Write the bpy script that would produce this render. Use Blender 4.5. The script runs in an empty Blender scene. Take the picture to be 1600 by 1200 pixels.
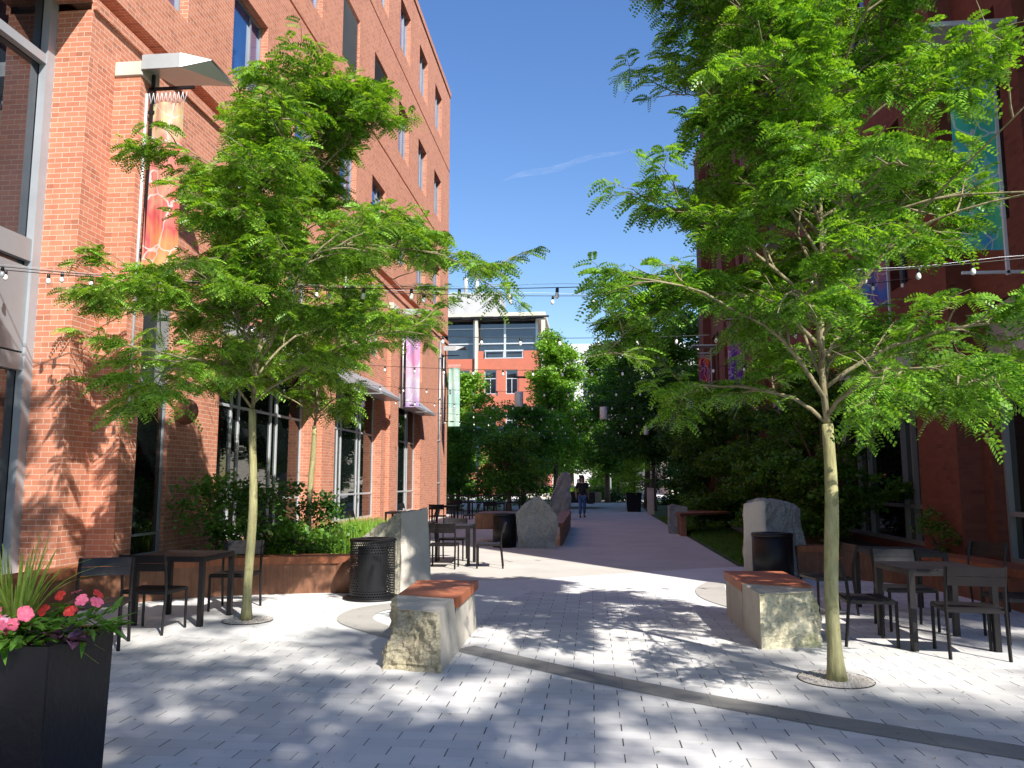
import bpy, bmesh, math, random
import numpy as np
from mathutils import Vector, Matrix, noise
PI = math.pi
scene = bpy.context.scene
COL = scene.collection

# ------------------------------------------------------------------ camera
cd = bpy.data.cameras.new('camera'); cam = bpy.data.objects.new('camera', cd); COL.objects.link(cam)
cd.sensor_width = 36; cd.lens = 1245/1600*36; cd.clip_end = 3000; cd.clip_start = 0.05
cam.location = (0, 0, 1.6)
cam.rotation_euler = (math.radians(90+6.96), 0, math.radians(5.65))
scene.camera = cam
# ------------------------------------------------------------------ light
SUN_EL = math.radians(42.5)
sd = Vector((0.60, -0.80, 0)).normalized()
sun_dir = Vector((sd.x*math.cos(SUN_EL), sd.y*math.cos(SUN_EL), math.sin(SUN_EL)))
ld = bpy.data.lights.new('sun', 'SUN'); ld.energy = 5.0; ld.angle = math.radians(0.55); ld.color = (1.0, 0.955, 0.88)
sun = bpy.data.objects.new('sun', ld); COL.objects.link(sun)
sun.rotation_euler = (-sun_dir).to_track_quat('-Z', 'Y').to_euler()
w = bpy.data.worlds.new('World'); scene.world = w; w.use_nodes = True
nt = w.node_tree; bg = nt.nodes['Background']
sky = nt.nodes.new('ShaderNodeTexSky'); sky.sky_type = 'NISHITA'; sky.sun_disc = False
sky.sun_elevation = SUN_EL; sky.sun_rotation = math.atan2(sd.x, sd.y)
sky.air_density = 1.3; sky.dust_density = 0.2; sky.ozone_density = 3.5; sky.altitude = 50
hs = nt.nodes.new('ShaderNodeHueSaturation'); hs.inputs['Saturation'].default_value = 1.2; hs.inputs['Hue'].default_value = 0.512
nt.links.new(sky.outputs[0], hs.inputs['Color']); nt.links.new(hs.outputs[0], bg.inputs[0]); bg.inputs[1].default_value = 0.102
scene.view_settings.view_transform = 'Standard'; scene.view_settings.look = 'None'
scene.view_settings.exposure = 0.88; scene.view_settings.gamma = 1
scene.render.engine = 'CYCLES'
scene.cycles.max_bounces = 6; scene.cycles.diffuse_bounces = 3; scene.cycles.glossy_bounces = 3
scene.cycles.transparent_max_bounces = 8; scene.cycles.transmission_bounces = 3

# ------------------------------------------------------------------ node helpers
class NB:
    def __init__(s, name):
        s.m = bpy.data.materials.new(name); s.m.use_nodes = True
        s.t = s.m.node_tree; s.p = s.t.nodes['Principled BSDF']; s.out = s.t.nodes['Material Output']
    def n(s, typ, **k):
        nd = s.t.nodes.new(typ)
        for a, v in k.items():
            if a in nd.bl_rna.properties and not a.startswith('i_'): setattr(nd, a, v)
        return nd
    def L(s, a, b): s.t.links.new(a, b)
    def val(s, sock, v):
        if hasattr(v, 'is_linked'): s.L(v, sock)
        else: sock.default_value = v
    def math(s, op, a, b=None, c=None):
        nd = s.n('ShaderNodeMath'); nd.operation = op
        s.val(nd.inputs[0], a)
        if b is not None: s.val(nd.inputs[1], b)
        if c is not None: s.val(nd.inputs[2], c)
        return nd.outputs[0]
    def mix(s, fac, a, b, blend='MIX'):
        nd = s.n('ShaderNodeMix'); nd.data_type = 'RGBA'; nd.blend_type = blend
        s.val(nd.inputs[0], fac)
        s.val(nd.inputs[6], a if hasattr(a, 'is_linked') else (*a, 1)); s.val(nd.inputs[7], b if hasattr(b, 'is_linked') else (*b, 1))
        return nd.outputs[2]
    def coord(s, which='Object'):
        return s.n('ShaderNodeTexCoord').outputs[which]
    def geo(s, which='Position'):
        return s.n('ShaderNodeNewGeometry').outputs[which]
    def mapping(s, vec, scale=(1, 1, 1), loc=(0, 0, 0), rot=(0, 0, 0)):
        nd = s.n('ShaderNodeMapping'); s.L(vec, nd.inputs[0])
        nd.inputs['Scale'].default_value = scale; nd.inputs['Location'].default_value = loc; nd.inputs['Rotation'].default_value = rot
        return nd.outputs[0]
    def noise(s, vec, scale=5, detail=4, rough=0.55, out='Fac'):
        nd = s.n('ShaderNodeTexNoise'); s.L(vec, nd.inputs['Vector'])
        nd.inputs['Scale'].default_value = scale; nd.inputs['Detail'].default_value = detail; nd.inputs['Roughness'].default_value = rough
        return nd.outputs[out]
    def ramp(s, fac, stops):
        nd = s.n('ShaderNodeValToRGB'); s.L(fac, nd.inputs[0]); cr = nd.color_ramp
        while len(cr.elements) < len(stops): cr.elements.new(0.5)
        for e, (p, c) in zip(cr.elements, stops):
            e.position = p; e.color = (*c, 1) if len(c) == 3 else c
        return nd.outputs[0]
    def rng(s, v, a, b, c, d):
        nd = s.n('ShaderNodeMapRange'); s.L(v, nd.inputs[0])
        for i, x in enumerate((a, b, c, d)): nd.inputs[i+1].default_value = x
        return nd.outputs[0]
    def bump(s, h, strength=0.3, dist=0.01):
        nd = s.n('ShaderNodeBump'); s.L(h, nd.inputs['Height']); nd.inputs['Strength'].default_value = strength
        nd.inputs['Distance'].default_value = dist; s.L(nd.outputs[0], s.p.inputs['Normal'])
    def set(s, color=None, rough=None, metal=None, spec=None, ior=None):
        if color is not None: s.val(s.p.inputs['Base Color'], color if hasattr(color, 'is_linked') else (*color, 1))
        if rough is not None: s.val(s.p.inputs['Roughness'], rough)
        if metal is not None: s.val(s.p.inputs['Metallic'], metal)
        if spec is not None: s.val(s.p.inputs['Specular IOR Level'], spec)
        if ior is not None: s.val(s.p.inputs['IOR'], ior)
        return s

def mat_plain(name, col, rough=0.5, metal=0, var=0.12, scale=6, bump=0.0, spec=None):
    b = NB(name); v = b.noise(b.geo(), scale, 5, 0.6)
    f = b.rng(v, 0.3, 0.7, 0, 1)
    c = b.mix(f, tuple(max(0, x*(1-var)) for x in col), tuple(min(1, x*(1+var)) for x in col))
    b.set(c, b.rng(v, 0.3, 0.7, rough*0.85, min(1, rough*1.15)), metal, spec)
    if bump: b.bump(b.noise(b.geo(), scale*8, 4), bump, 0.01)
    return b.m

def mat_brick(name, c1, c2, mortar, rough=0.85):
    b = NB(name); uv = b.coord('UV')
    br = b.n('ShaderNodeTexBrick'); b.L(uv, br.inputs['Vector'])
    br.offset = 0.5; br.inputs['Scale'].default_value = 1
    br.inputs['Brick Width'].default_value = 0.203; br.inputs['Row Height'].default_value = 0.0735
    br.inputs['Mortar Size'].default_value = 0.0048; br.inputs['Mortar Smooth'].default_value = 0.15; br.inputs['Bias'].default_value = -0.1
    br.inputs['Color1'].default_value = (*c1, 1); br.inputs['Color2'].default_value = (*c2, 1); br.inputs['Mortar'].default_value = (*mortar, 1)
    # per brick darker headers
    sx = b.n('ShaderNodeSeparateXYZ'); b.L(uv, sx.inputs[0])
    row = b.math('FLOOR', b.math('DIVIDE', sx.outputs[1], 0.0735))
    off = b.math('MULTIPLY', b.math('FRACT', b.math('MULTIPLY', row, 0.5)), 1.0)
    colx = b.math('FLOOR', b.math('ADD', b.math('DIVIDE', sx.outputs[0], 0.203), off))
    cx = b.n('ShaderNodeCombineXYZ'); b.L(row, cx.inputs[0]); b.L(colx, cx.inputs[1])
    wn = b.n('ShaderNodeTexWhiteNoise'); b.L(cx.outputs[0], wn.inputs['Vector'])
    dark = b.math('MULTIPLY', b.math('GREATER_THAN', wn.outputs[0], 0.93), b.math('SUBTRACT', 1.0, br.outputs['Fac']))
    col = b.mix(b.math('MULTIPLY', dark, 0.45), br.outputs['Color'], tuple(x*0.42 for x in c2))
    big = b.noise(b.geo(), 0.5, 4); fine = b.noise(uv, 45, 3)
    col = b.mix(b.rng(big, 0.3, 0.75, 0, 0.22), col, tuple(x*0.7 for x in c1))
    stk = b.noise(b.mapping(b.geo(), (3, 3, .25)), 1.5, 4); col = b.mix(b.rng(stk, 0.5, 0.75, 0, 0.22), col, tuple(x*.55 for x in c2))
    col = b.mix(b.rng(fine, 0.35, 0.7, 0, 0.2), col, tuple(min(1, x*1.35) for x in c1))
    b.set(col, rough, 0, 0.25)
    h = b.math('ADD', b.math('MULTIPLY', b.math('SUBTRACT', 1.0, br.outputs['Fac']), 1.0), b.math('MULTIPLY', fine, 0.25))
    b.bump(h, 0.45, 0.006)
    return b.m

def mat_leaf(name, c1, c2, trans=0.45, rough=0.45):
    b = NB(name); g = b.geo()
    n1 = b.noise(g, 1.6, 3); n2 = b.noise(g, 25, 2)
    f = b.math('ADD', b.math('MULTIPLY', n1, 0.55), b.math('MULTIPLY', n2, 0.45))
    f = b.math('ADD', b.math('MULTIPLY', f, .7), b.math('MULTIPLY', b.geo('Random Per Island'), .3))
    c = b.mix(b.rng(f, 0.34, 0.62, 0, 1), c1, c2)
    b.set(c, rough, 0, 0.32)
    tr = b.n('ShaderNodeBsdfTranslucent')
    tc = b.mix(1.0, c, (1.0, 1.0, 0.35), 'MULTIPLY'); tc2 = b.mix(1.0, tc, (1.9, 1.7, 1.2), 'MULTIPLY')
    b.L(tc2, tr.inputs['Color'])
    mx = b.n('ShaderNodeMixShader'); mx.inputs[0].default_value = trans
    b.L(b.p.outputs[0], mx.inputs[1]); b.L(tr.outputs[0], mx.inputs[2]); b.L(mx.outputs[0], b.out.inputs['Surface'])
    return b.m

def mat_bark(name, c1, c2, sc=1.0):
    b = NB(name); v = b.mapping(b.coord(), (9*sc, 9*sc, 1.6*sc)); n = b.noise(v, 2.5, 6, 0.65)
    sp = b.noise(b.coord(), 6, 3)
    c = b.mix(b.rng(n, 0.3, 0.7, 0, 1), c1, c2)
    c = b.mix(b.rng(sp, 0.58, 0.66, 0, 0.55), c, tuple(x*0.45 for x in c1))
    k = b.n('ShaderNodeTexVoronoi'); b.L(b.mapping(b.coord(), (1, 1, .7)), k.inputs['Vector']); k.inputs['Scale'].default_value = 7
    c = b.mix(b.rng(k.outputs[0], .03, .10, .8, 0), c, tuple(x*.3 for x in c1))
    b.set(c, 0.85, 0, 0.2); b.bump(n, 0.8, 0.02); return b.m

def mat_stone(name, c1, c2, sp=0.5, bump=0.5, lichen=None, grain=1.0):
    b = NB(name); g = b.geo()
    n1 = b.noise(g, 3.0, 7, 0.65); n2 = b.noise(g, 45*grain, 4, 0.7)
    c = b.mix(b.rng(n1, 0.32, 0.68, 0, 1), c1, c2)
    c = b.mix(b.rng(n2, 0.4, 0.7, 0, sp), c, tuple(x*0.5 for x in c1))
    if bump > .55:
        dv = b.n('ShaderNodeVectorMath'); dv.operation = 'MULTIPLY_ADD'; b.L(b.noise(g, 6, 4, .6, 'Color'), dv.inputs[0]); dv.inputs[1].default_value = (.35, .35, .35); b.L(b.mapping(g, (1, 1, 1.7)), dv.inputs[2])
        vc = b.n('ShaderNodeTexVoronoi'); vc.feature = 'DISTANCE_TO_EDGE'; vc.inputs['Scale'].default_value = 8; b.L(dv.outputs[0], vc.inputs['Vector'])
        c = b.mix(b.rng(vc.outputs[0], 0, .07, .55, 0), c, tuple(x*.4 for x in c1))
    if lichen:
        l = b.noise(g, 2.0, 5, 0.7); c = b.mix(b.rng(l, 0.5, 0.62, 0, 0.6), c, lichen)
    b.set(c, 0.85, 0, 0.25)
    b.bump(b.math('ADD', n1, b.math('MULTIPLY', n2, 0.35)), bump, 0.03); return b.m

def mat_corten(name, c1=(0.17, 0.055, 0.027), c2=(0.34, 0.12, 0.05)):
    b = NB(name); g = b.geo(); n1 = b.noise(g, 2.2, 6, 0.65); n2 = b.noise(b.mapping(g, (14, 14, 1.5)), 2, 4)
    f = b.math('ADD', b.math('MULTIPLY', n1, 0.6), b.math('MULTIPLY', n2, 0.4))
    c = b.mix(b.rng(f, 0.35, 0.65, 0, 1), c1, c2); b.set(c, 0.6, 0.15, 0.4); b.bump(b.noise(g, 60, 3), 0.15, 0.004); return b.m

def mat_glass(name, col=(0.012, 0.016, 0.02), rough=0.02, ior=1.9, blinds=0):
    b = NB(name); g = b.geo(); n = b.noise(g, 0.7, 2)
    c = b.mix(b.rng(n, 0.35, 0.65, 0, 1), tuple(x*0.6 for x in col), tuple(x*1.5 for x in col))
    b.set(c, rough, 0, 0.5, ior); b.bump(b.noise(g, 0.9, 1), 0.03, 0.15); return b.m

def mat_pavers(name):
    b = NB(name); g = b.geo(); sx = b.n('ShaderNodeSeparateXYZ'); b.L(g, sx.inputs[0])
    W, H = 0.35, 0.146
    # slight wander of the joints
    ry = b.math('DIVIDE', sx.outputs[1], H); row = b.math('FLOOR', ry); fy = b.math('FRACT', ry)
    par = b.math('FRACT', b.math('MULTIPLY', row, 0.5))
    rx = b.math('ADD', b.math('DIVIDE', sx.outputs[0], W), par); cl = b.math('FLOOR', rx); fx = b.math('FRACT', rx)
    cx = b.n('ShaderNodeCombineXYZ'); b.L(row, cx.inputs[0]); b.L(cl, cx.inputs[1])
    wn = b.n('ShaderNodeTexWhiteNoise'); b.L(cx.outputs[0], wn.inputs['Vector']); r = wn.outputs[0]
    cs = b.n('ShaderNodeSeparateColor'); b.L(wn.outputs['Color'], cs.inputs[0]); r2 = cs.outputs[1]; r3 = cs.outputs[2]
    edx = b.math('MULTIPLY', b.math('MINIMUM', fx, b.math('SUBTRACT', 1.0, fx)), W)
    edy = b.math('MULTIPLY', b.math('MINIMUM', fy, b.math('SUBTRACT', 1.0, fy)), H)
    jx = b.math('LESS_THAN', edx, b.math('ADD', 0.0016, b.math('MULTIPLY', r2, 0.0036)))
    jy = b.math('LESS_THAN', edy, b.math('ADD', 0.0008, b.math('MULTIPLY', b.math('GREATER_THAN', r3, 0.72), 0.0022)))
    base = b.mix(r, (0.50, 0.485, 0.465), (0.62, 0.605, 0.58)); base = b.mix(b.math('MULTIPLY', b.math('GREATER_THAN', r3, .93), .22), base, (0.36, 0.355, 0.36))
    n1 = b.noise(g, 1.3, 5); n2 = b.noise(g, 90, 3)
    base = b.mix(b.rng(n1, 0.35, 0.7, 0, 0.25), base, (0.46, 0.455, 0.475))
    base = b.mix(b.rng(n2, 0.35, 0.7, 0, 0.14), base, (0.38, 0.38, 0.40))
    st = b.noise(g, 6, 4, 0.7); base = b.mix(b.rng(st, 0.58, 0.75, 0, 0.45), base, (0.40, 0.38, 0.36))
    c = b.mix(b.math('MULTIPLY', jy, 0.35), base, (0.16, 0.16, 0.18))
    c = b.mix(b.math('MULTIPLY', jx, 0.93), c, (0.035, 0.033, 0.035))
    b.set(c, 0.75, 0, 0.3)
    hh = b.math('SUBTRACT', b.math('MULTIPLY', n2, 0.1), b.math('MAXIMUM', jx, b.math('MULTIPLY', jy, 0.5)))
    b.bump(hh, 0.4, 0.004); return b.m

def mat_concrete(name, c1, c2, slabs=None, warm=0.0):
    b = NB(name); g = b.geo(); n1 = b.noise(g, 0.8, 6, 0.6); n2 = b.noise(g, 70, 3); n3 = b.noise(g, 5, 5, 0.7)
    c = b.mix(b.rng(n1, 0.35, 0.65, 0, 1), c1, c2)
    c = b.mix(b.rng(n2, 0.4, 0.7, 0, 0.12), c, tuple(x*0.5 for x in c1))
    c = b.mix(b.rng(n3, 0.6, 0.72, 0, 0.25), c, tuple(x*0.7 for x in c1))
    if slabs:
        sx = b.n('ShaderNodeSeparateXYZ'); b.L(g, sx.inputs[0])
        fx = b.math('FRACT', b.math('DIVIDE', b.math('ADD', sx.outputs[0], 0.4), slabs)); fy = b.math('FRACT', b.math('DIVIDE', b.math('ADD', sx.outputs[1], 0.35), slabs*0.8))
        j = b.math('MAXIMUM', b.math('LESS_THAN', fx, 0.006/slabs), b.math('LESS_THAN', fy, 0.006/slabs))
        c = b.mix(b.math('MULTIPLY', j, 0.6), c, (0.1, 0.1, 0.1))
    sp = b.n('ShaderNodeTexVoronoi'); sp.inputs['Scale'].default_value = 2.3; b.L(g, sp.inputs['Vector']); c = b.mix(b.rng(sp.outputs[0], .03, .05, .35, 0), c, tuple(x*.4 for x in c1))
    b.set(c, 0.8, 0, 0.25); b.bump(n2, 0.12, 0.004); return b.m

def mat_banner(name, cols, seed=0.0):
    b = NB(name); uv = b.coord('UV'); sx = b.n('ShaderNodeSeparateXYZ'); b.L(uv, sx.inputs[0])
    wv = b.noise(b.mapping(uv, (2.5, 0.9, 1), (seed, seed*2, seed)), 1.6, 3, 0.5)
    n = len(cols); f = b.math('ADD', b.math('MULTIPLY', sx.outputs[1], 0.36), b.math('MULTIPLY', wv, 0.9))
    f = b.math('FRACT', b.math('ADD', f, seed))
    c = b.ramp(f, [(i/(n-1), cols[i]) for i in range(n)])
    vo = b.n('ShaderNodeTexVoronoi'); vo.feature = 'DISTANCE_TO_EDGE'; nv = b.n('ShaderNodeTexNoise'); nv.inputs['Scale'].default_value = 2.3; b.L(uv, nv.inputs['Vector']); va = b.n('ShaderNodeVectorMath'); va.operation = 'ADD'; vs_ = b.n('ShaderNodeVectorMath'); vs_.operation = 'SCALE'; vs_.inputs['Scale'].default_value = .8; b.L(nv.outputs['Color'], vs_.inputs[0]); b.L(b.mapping(uv, (2.3, 1.5, 1), (seed, 0, 0)), va.inputs[0]); b.L(vs_.outputs[0], va.inputs[1]); b.L(va.outputs[0], vo.inputs['Vector']); vo.inputs['Scale'].default_value = 1.1
    d = b.n('ShaderNodeTexNoise'); d.inputs['Scale'].default_value = 3; b.L(uv, d.inputs['Vector'])
    ln = b.math('LESS_THAN', vo.outputs[0], 0.022)
    c = b.mix(b.math('MULTIPLY', ln, 0.75), c, (0.8, 0.8, 0.78))
    st = b.noise(b.mapping(uv, (9, 0.5, 1)), 2, 2); c = b.mix(b.rng(st, 0.45, 0.75, 0, 0.35), c, (0.85, 0.7, 0.45) if seed < 1 else (0.1, 0.3, 0.5))
    b.set(c, 0.6, 0, 0.2)
    tr = b.n('ShaderNodeBsdfTranslucent'); b.L(c, tr.inputs[0]); mx = b.n('ShaderNodeMixShader'); mx.inputs[0].default_value = 0.42
    b.L(b.p.outputs[0], mx.inputs[1]); b.L(tr.outputs[0], mx.inputs[2]); b.L(mx.outputs[0], b.out.inputs['Surface']); return b.m

def mat_perforated(name):
    b = NB(name); uv = b.coord('UV'); sx = b.n('ShaderNodeSeparateXYZ'); b.L(uv, sx.inputs[0])
    s = 0.034; ry = b.math('DIVIDE', sx.outputs[1], s); row = b.math('FLOOR', ry); fy = b.math('SUBTRACT', b.math('FRACT', ry), 0.5)
    rx = b.math('ADD', b.math('DIVIDE', sx.outputs[0], s), b.math('FRACT', b.math('MULTIPLY', row, 0.5)))
    fx = b.math('SUBTRACT', b.math('FRACT', rx), 0.5)
    d = b.math('SQRT', b.math('ADD', b.math('MULTIPLY', fx, fx), b.math('MULTIPLY', fy, fy)))
    hole = b.math('LESS_THAN', d, 0.33)
    b.set((0.014, 0.014, 0.016), 0.45, 0.3, 0.5)
    tp = b.n('ShaderNodeBsdfTransparent'); mx = b.n('ShaderNodeMixShader'); b.L(hole, mx.inputs[0]); b.L(b.p.outputs[0], mx.inputs[1]); b.L(tp.outputs[0], mx.inputs[2])
    b.L(mx.outputs[0], b.out.inputs['Surface']); return b.m

M = {}
M['brick'] = mat_brick('brick_orange', (0.54, 0.218, 0.13), (0.40, 0.145, 0.085), (0.60, 0.47, 0.39))
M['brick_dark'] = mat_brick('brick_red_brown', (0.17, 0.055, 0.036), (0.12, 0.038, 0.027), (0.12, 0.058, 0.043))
M['brick_far'] = mat_plain('brick_far', (0.43, 0.125, 0.075), 0.85, 0, 0.1, 1.2)
M['limestone'] = mat_stone('limestone', (0.50, 0.45, 0.38), (0.60, 0.56, 0.48), 0.15, 0.1)
M['metal_grey'] = mat_plain('grey_panel_metal', (0.30, 0.32, 0.34), 0.4, 0.3, 0.06, 2)
M['metal_mid'] = mat_plain('mid_grey_metal', (0.36, 0.38, 0.41), 0.4, 0.2, 0.06, 3)
M['metal_light'] = mat_plain('pale_window_metal', (0.55, 0.58, 0.60), 0.35, 0.3, 0.06, 3)
M['metal_dark'] = mat_plain('dark_bronze_metal', (0.011, 0.009, 0.010), 0.45, 0.0, 0.2, 5, 0, 0.3)
M['metal_black'] = mat_plain('black_metal', (0.007, 0.007, 0.008), 0.45, 0.0, 0.2, 5, 0, 0.3)
M['metal_canopy'] = mat_plain('canopy_metal', (0.50, 0.54, 0.55), 0.35, 0.35, 0.07, 3)
M['glass'] = mat_glass('window_glass', (0.012, 0.018, 0.026), 0.02, 2.0)
M['glass_sky_tint'] = mat_glass('window_glass_sky_tint', (0.015, 0.06, 0.20), 0.03, 2.3)  # blue base colour paints the sky's reflection into the panes
M['glass_shop'] = mat_glass('shop_glass', (0.006, 0.009, 0.009), 0.015, 1.65)
M['blind'] = mat_plain('blind_fabric', (0.25, 0.23, 0.19), 0.7, 0, 0.08, 4)
M['pavers'] = mat_pavers('concrete_pavers')
M['slab'] = mat_concrete('smooth_concrete', (0.56, 0.555, 0.55), (0.66, 0.65, 0.635), 1.45)
M['path'] = mat_concrete('path_concrete', (0.45, 0.425, 0.385), (0.54, 0.505, 0.455))
M['strip'] = mat_concrete('dark_granite_strip', (0.20, 0.19, 0.175), (0.27, 0.26, 0.24), 0.62)
M['patch'] = mat_concrete('grey_granite', (0.36, 0.34, 0.31), (0.43, 0.41, 0.38))
M['soil'] = mat_plain('soil', (0.06, 0.045, 0.03), 0.95, 0, 0.4, 12, 0.6)
M['turf'] = mat_plain('turf_ground', (0.05, 0.09, 0.02), 0.95, 0, 0.4, 3, 0.5)
M['sawn'] = mat_stone('sawn_granite', (0.42, 0.385, 0.335), (0.52, 0.48, 0.42), 0.18, 0.1)
M['rough'] = mat_stone('rough_granite', (0.30, 0.26, 0.17), (0.50, 0.44, 0.31), 0.45, 0.9)
M['rough_green'] = mat_stone('mossy_granite', (0.42, 0.38, 0.26), (0.56, 0.52, 0.38), 0.3, 0.8, (0.40, 0.40, 0.16))
M['rough_grey'] = mat_stone('blue_grey_granite', (0.24, 0.25, 0.245), (0.37, 0.38, 0.36), 0.5, 0.7)
M['rough_lichen'] = mat_stone('lichen_granite', (0.32, 0.30, 0.24), (0.46, 0.44, 0.34), 0.5, 0.6, (0.13, 0.13, 0.09))
M['corten'] = mat_corten('corten_steel')
M['corten_dark'] = mat_corten('corten_steel_side', (0.11, 0.045, 0.025), (0.25, 0.115, 0.062))
M['seat_wood'] = mat_corten('rust_red_seat', (0.33, 0.095, 0.042), (0.46, 0.16, 0.075))
M['leaf_locust'] = mat_leaf('locust_leaf', (0.040, 0.135, 0.010), (0.27, 0.47, 0.06), 0.34, 0.32)
M['leaf_locust2'] = mat_leaf('locust_leaf_right', (0.035, 0.125, 0.010), (0.23, 0.44, 0.05), 0.34, 0.32)
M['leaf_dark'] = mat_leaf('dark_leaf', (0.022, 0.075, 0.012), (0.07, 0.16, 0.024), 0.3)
M['leaf_mid'] = mat_leaf('mid_leaf', (0.04, 0.125, 0.018), (0.13, 0.28, 0.035), 0.35)
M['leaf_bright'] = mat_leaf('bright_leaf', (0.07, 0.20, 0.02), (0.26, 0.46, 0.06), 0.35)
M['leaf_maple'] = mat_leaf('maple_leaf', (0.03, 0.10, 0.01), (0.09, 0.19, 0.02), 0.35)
M['leaf_shade'] = mat_leaf('overhead_leaf', (0.03, 0.09, 0.01), (0.07, 0.15, 0.02), 0.2)
M['grass'] = mat_leaf('grass_blade', (0.12, 0.26, 0.02), (0.24, 0.42, 0.05), 0.4)
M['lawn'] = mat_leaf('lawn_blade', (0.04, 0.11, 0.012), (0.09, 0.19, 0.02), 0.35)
M['bark_locust'] = mat_bark('locust_bark', (0.22, 0.205, 0.09), (0.42, 0.385, 0.20))
M['bark_dark'] = mat_bark('dark_bark', (0.09, 0.065, 0.04), (0.17, 0.12, 0.08))
M['bark_branch'] = mat_bark('branch_bark', (0.15, 0.125, 0.07), (0.33, 0.285, 0.165))
M['pebble'] = mat_stone('pebbles', (0.32, 0.29, 0.25), (0.62, 0.57, 0.52), 0.4, 0.3)
M['bulb'] = mat_plain('bulb_glass', (0.78, 0.78, 0.76), 0.12, 0, 0.03, 5)
M['rubber'] = mat_plain('black_rubber', (0.01, 0.01, 0.01), 0.5, 0, 0.1, 5)
M['lantern'] = mat_plain('lantern_metal', (0.55, 0.55, 0.56), 0.4, 0.1, 0.08, 5)
M['white_panel'] = mat_plain('white_panel', (0.58, 0.585, 0.59), 0.5, 0, 0.08, .3)
M['grey_panel'] = mat_plain('grey_cladding', (0.40, 0.40, 0.40), 0.5, 0.1, 0.06, 1)
M['skin'] = mat_plain('skin', (0.32, 0.16, 0.10), 0.55, 0, 0.08, 8)
M['skin_light'] = mat_plain('skin_light', (0.55, 0.33, 0.24), 0.55, 0, 0.08, 8)
M['black_cloth'] = mat_plain('black_cloth', (0.015, 0.016, 0.022), 0.9, 0, 0.3, 12)
M['denim'] = mat_plain('denim', (0.06, 0.12, 0.26), 0.9, 0, 0.35, 9)
M['hair'] = mat_plain('dark_hair', (0.012, 0.010, 0.009), 0.6, 0, 0.3, 20)
M['white_cloth'] = mat_plain('white_cloth', (0.7, 0.66, 0.68), 0.9, 0, 0.08, 8)
M['pink'] = mat_plain('pink_petal', (0.85, 0.14, 0.22), 0.5, 0, 0.2, 60)
M['palepink'] = mat_plain('pale_pink_petal', (0.85, 0.42, 0.50), 0.5, 0, 0.15, 60)
M['red'] = mat_plain('red_petal', (0.80, 0.05, 0.035), 0.5, 0, 0.2, 60)
M['coleus'] = mat_leaf('purple_leaf', (0.07, 0.02, 0.05), (0.20, 0.10, 0.16), 0.2)
M['spike'] = mat_leaf('spike_leaf', (0.20, 0.32, 0.04), (0.42, 0.52, 0.12), 0.3)
M['perf'] = mat_perforated('perforated_steel')
M['planter'] = mat_plain('black_glazed_planter', (0.005, 0.005, 0.008), 0.34, 0, 0.3, 3, 0.2, 0.22)
M['asphalt'] = mat_concrete('asphalt', (0.05, 0.05, 0.052), (0.07, 0.07, 0.07))
M['ban1'] = mat_banner('banner_yellow_red', [(0.82, 0.76, 0.34), (0.80, 0.36, 0.15), (0.75, 0.12, 0.14), (0.80, 0.42, 0.30), (0.80, 0.16, 0.18), (0.82, 0.76, 0.48)], 0.02)
M['ban2'] = mat_banner('banner_red_pink', [(0.75, 0.12, 0.12), (0.8, 0.35, 0.45), (0.8, 0.5, 0.3), (0.6, 0.1, 0.3), (0.78, 0.3, 0.2)], 0.52)
M['ban3'] = mat_banner('banner_lilac', [(0.7, 0.6, 0.75), (0.75, 0.35, 0.6), (0.5, 0.35, 0.7), (0.75, 0.7, 0.78)], 0.7)
M['ban4'] = mat_banner('banner_mint', [(0.45, 0.72, 0.62), (0.55, 0.78, 0.70), (0.40, 0.66, 0.62), (0.6, 0.8, 0.75)], 0.3)
M['ban5'] = mat_banner('banner_teal', [(0.08, 0.55, 0.60), (0.08, 0.62, 0.32), (0.10, 0.45, 0.75), (0.15, 0.70, 0.30), (0.3, 0.7, 0.7)], 1.4)
M['ban6'] = mat_banner('banner_blue_purple', [(0.06, 0.20, 0.80), (0.50, 0.06, 0.30), (0.12, 0.32, 0.85), (0.7, 0.25, 0.3), (0.08, 0.18, 0.7)], 2.2)
M['ban7'] = mat_banner('banner_red_gold', [(0.75, 0.10, 0.05), (0.75, 0.4, 0.05), (0.6, 0.03, 0.05), (0.35, 0.05, 0.3), (0.7, 0.1, 0.08)], 0.9)
M['ban8'] = mat_banner('banner_violet', [(0.25, 0.05, 0.5), (0.35, 0.1, 0.6), (0.6, 0.2, 0.3), (0.15, 0.05, 0.5)], 1.7)

# ------------------------------------------------------------------ object helpers
def tag(o, label=None, cat=None, group=None, kind=None):
    if label: o['label'] = label
    if cat: o['category'] = cat
    if group: o['group'] = group
    if kind: o['kind'] = kind
    return o
def empty(name, loc=(0, 0, 0), rz=0, label=None, cat=None, group=None):
    o = bpy.data.objects.new(name, None); COL.objects.link(o); o.location = loc; o.rotation_euler = (0, 0, rz)
    o.empty_display_size = 0.1
    return tag(o, label, cat, group)
def copy_tree(o, parent=None):
    c = o.copy(); COL.objects.link(c)
    if parent is not None: c.parent = parent
    for ch in list(o.children): copy_tree(ch, c)
    return c
def put(o, loc, rz=0, label=None, group=None):
    o.location = loc; o.rotation_euler = (0, 0, rz)
    if label: o['label'] = label
    if group: o['group'] = group
    return o

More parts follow.
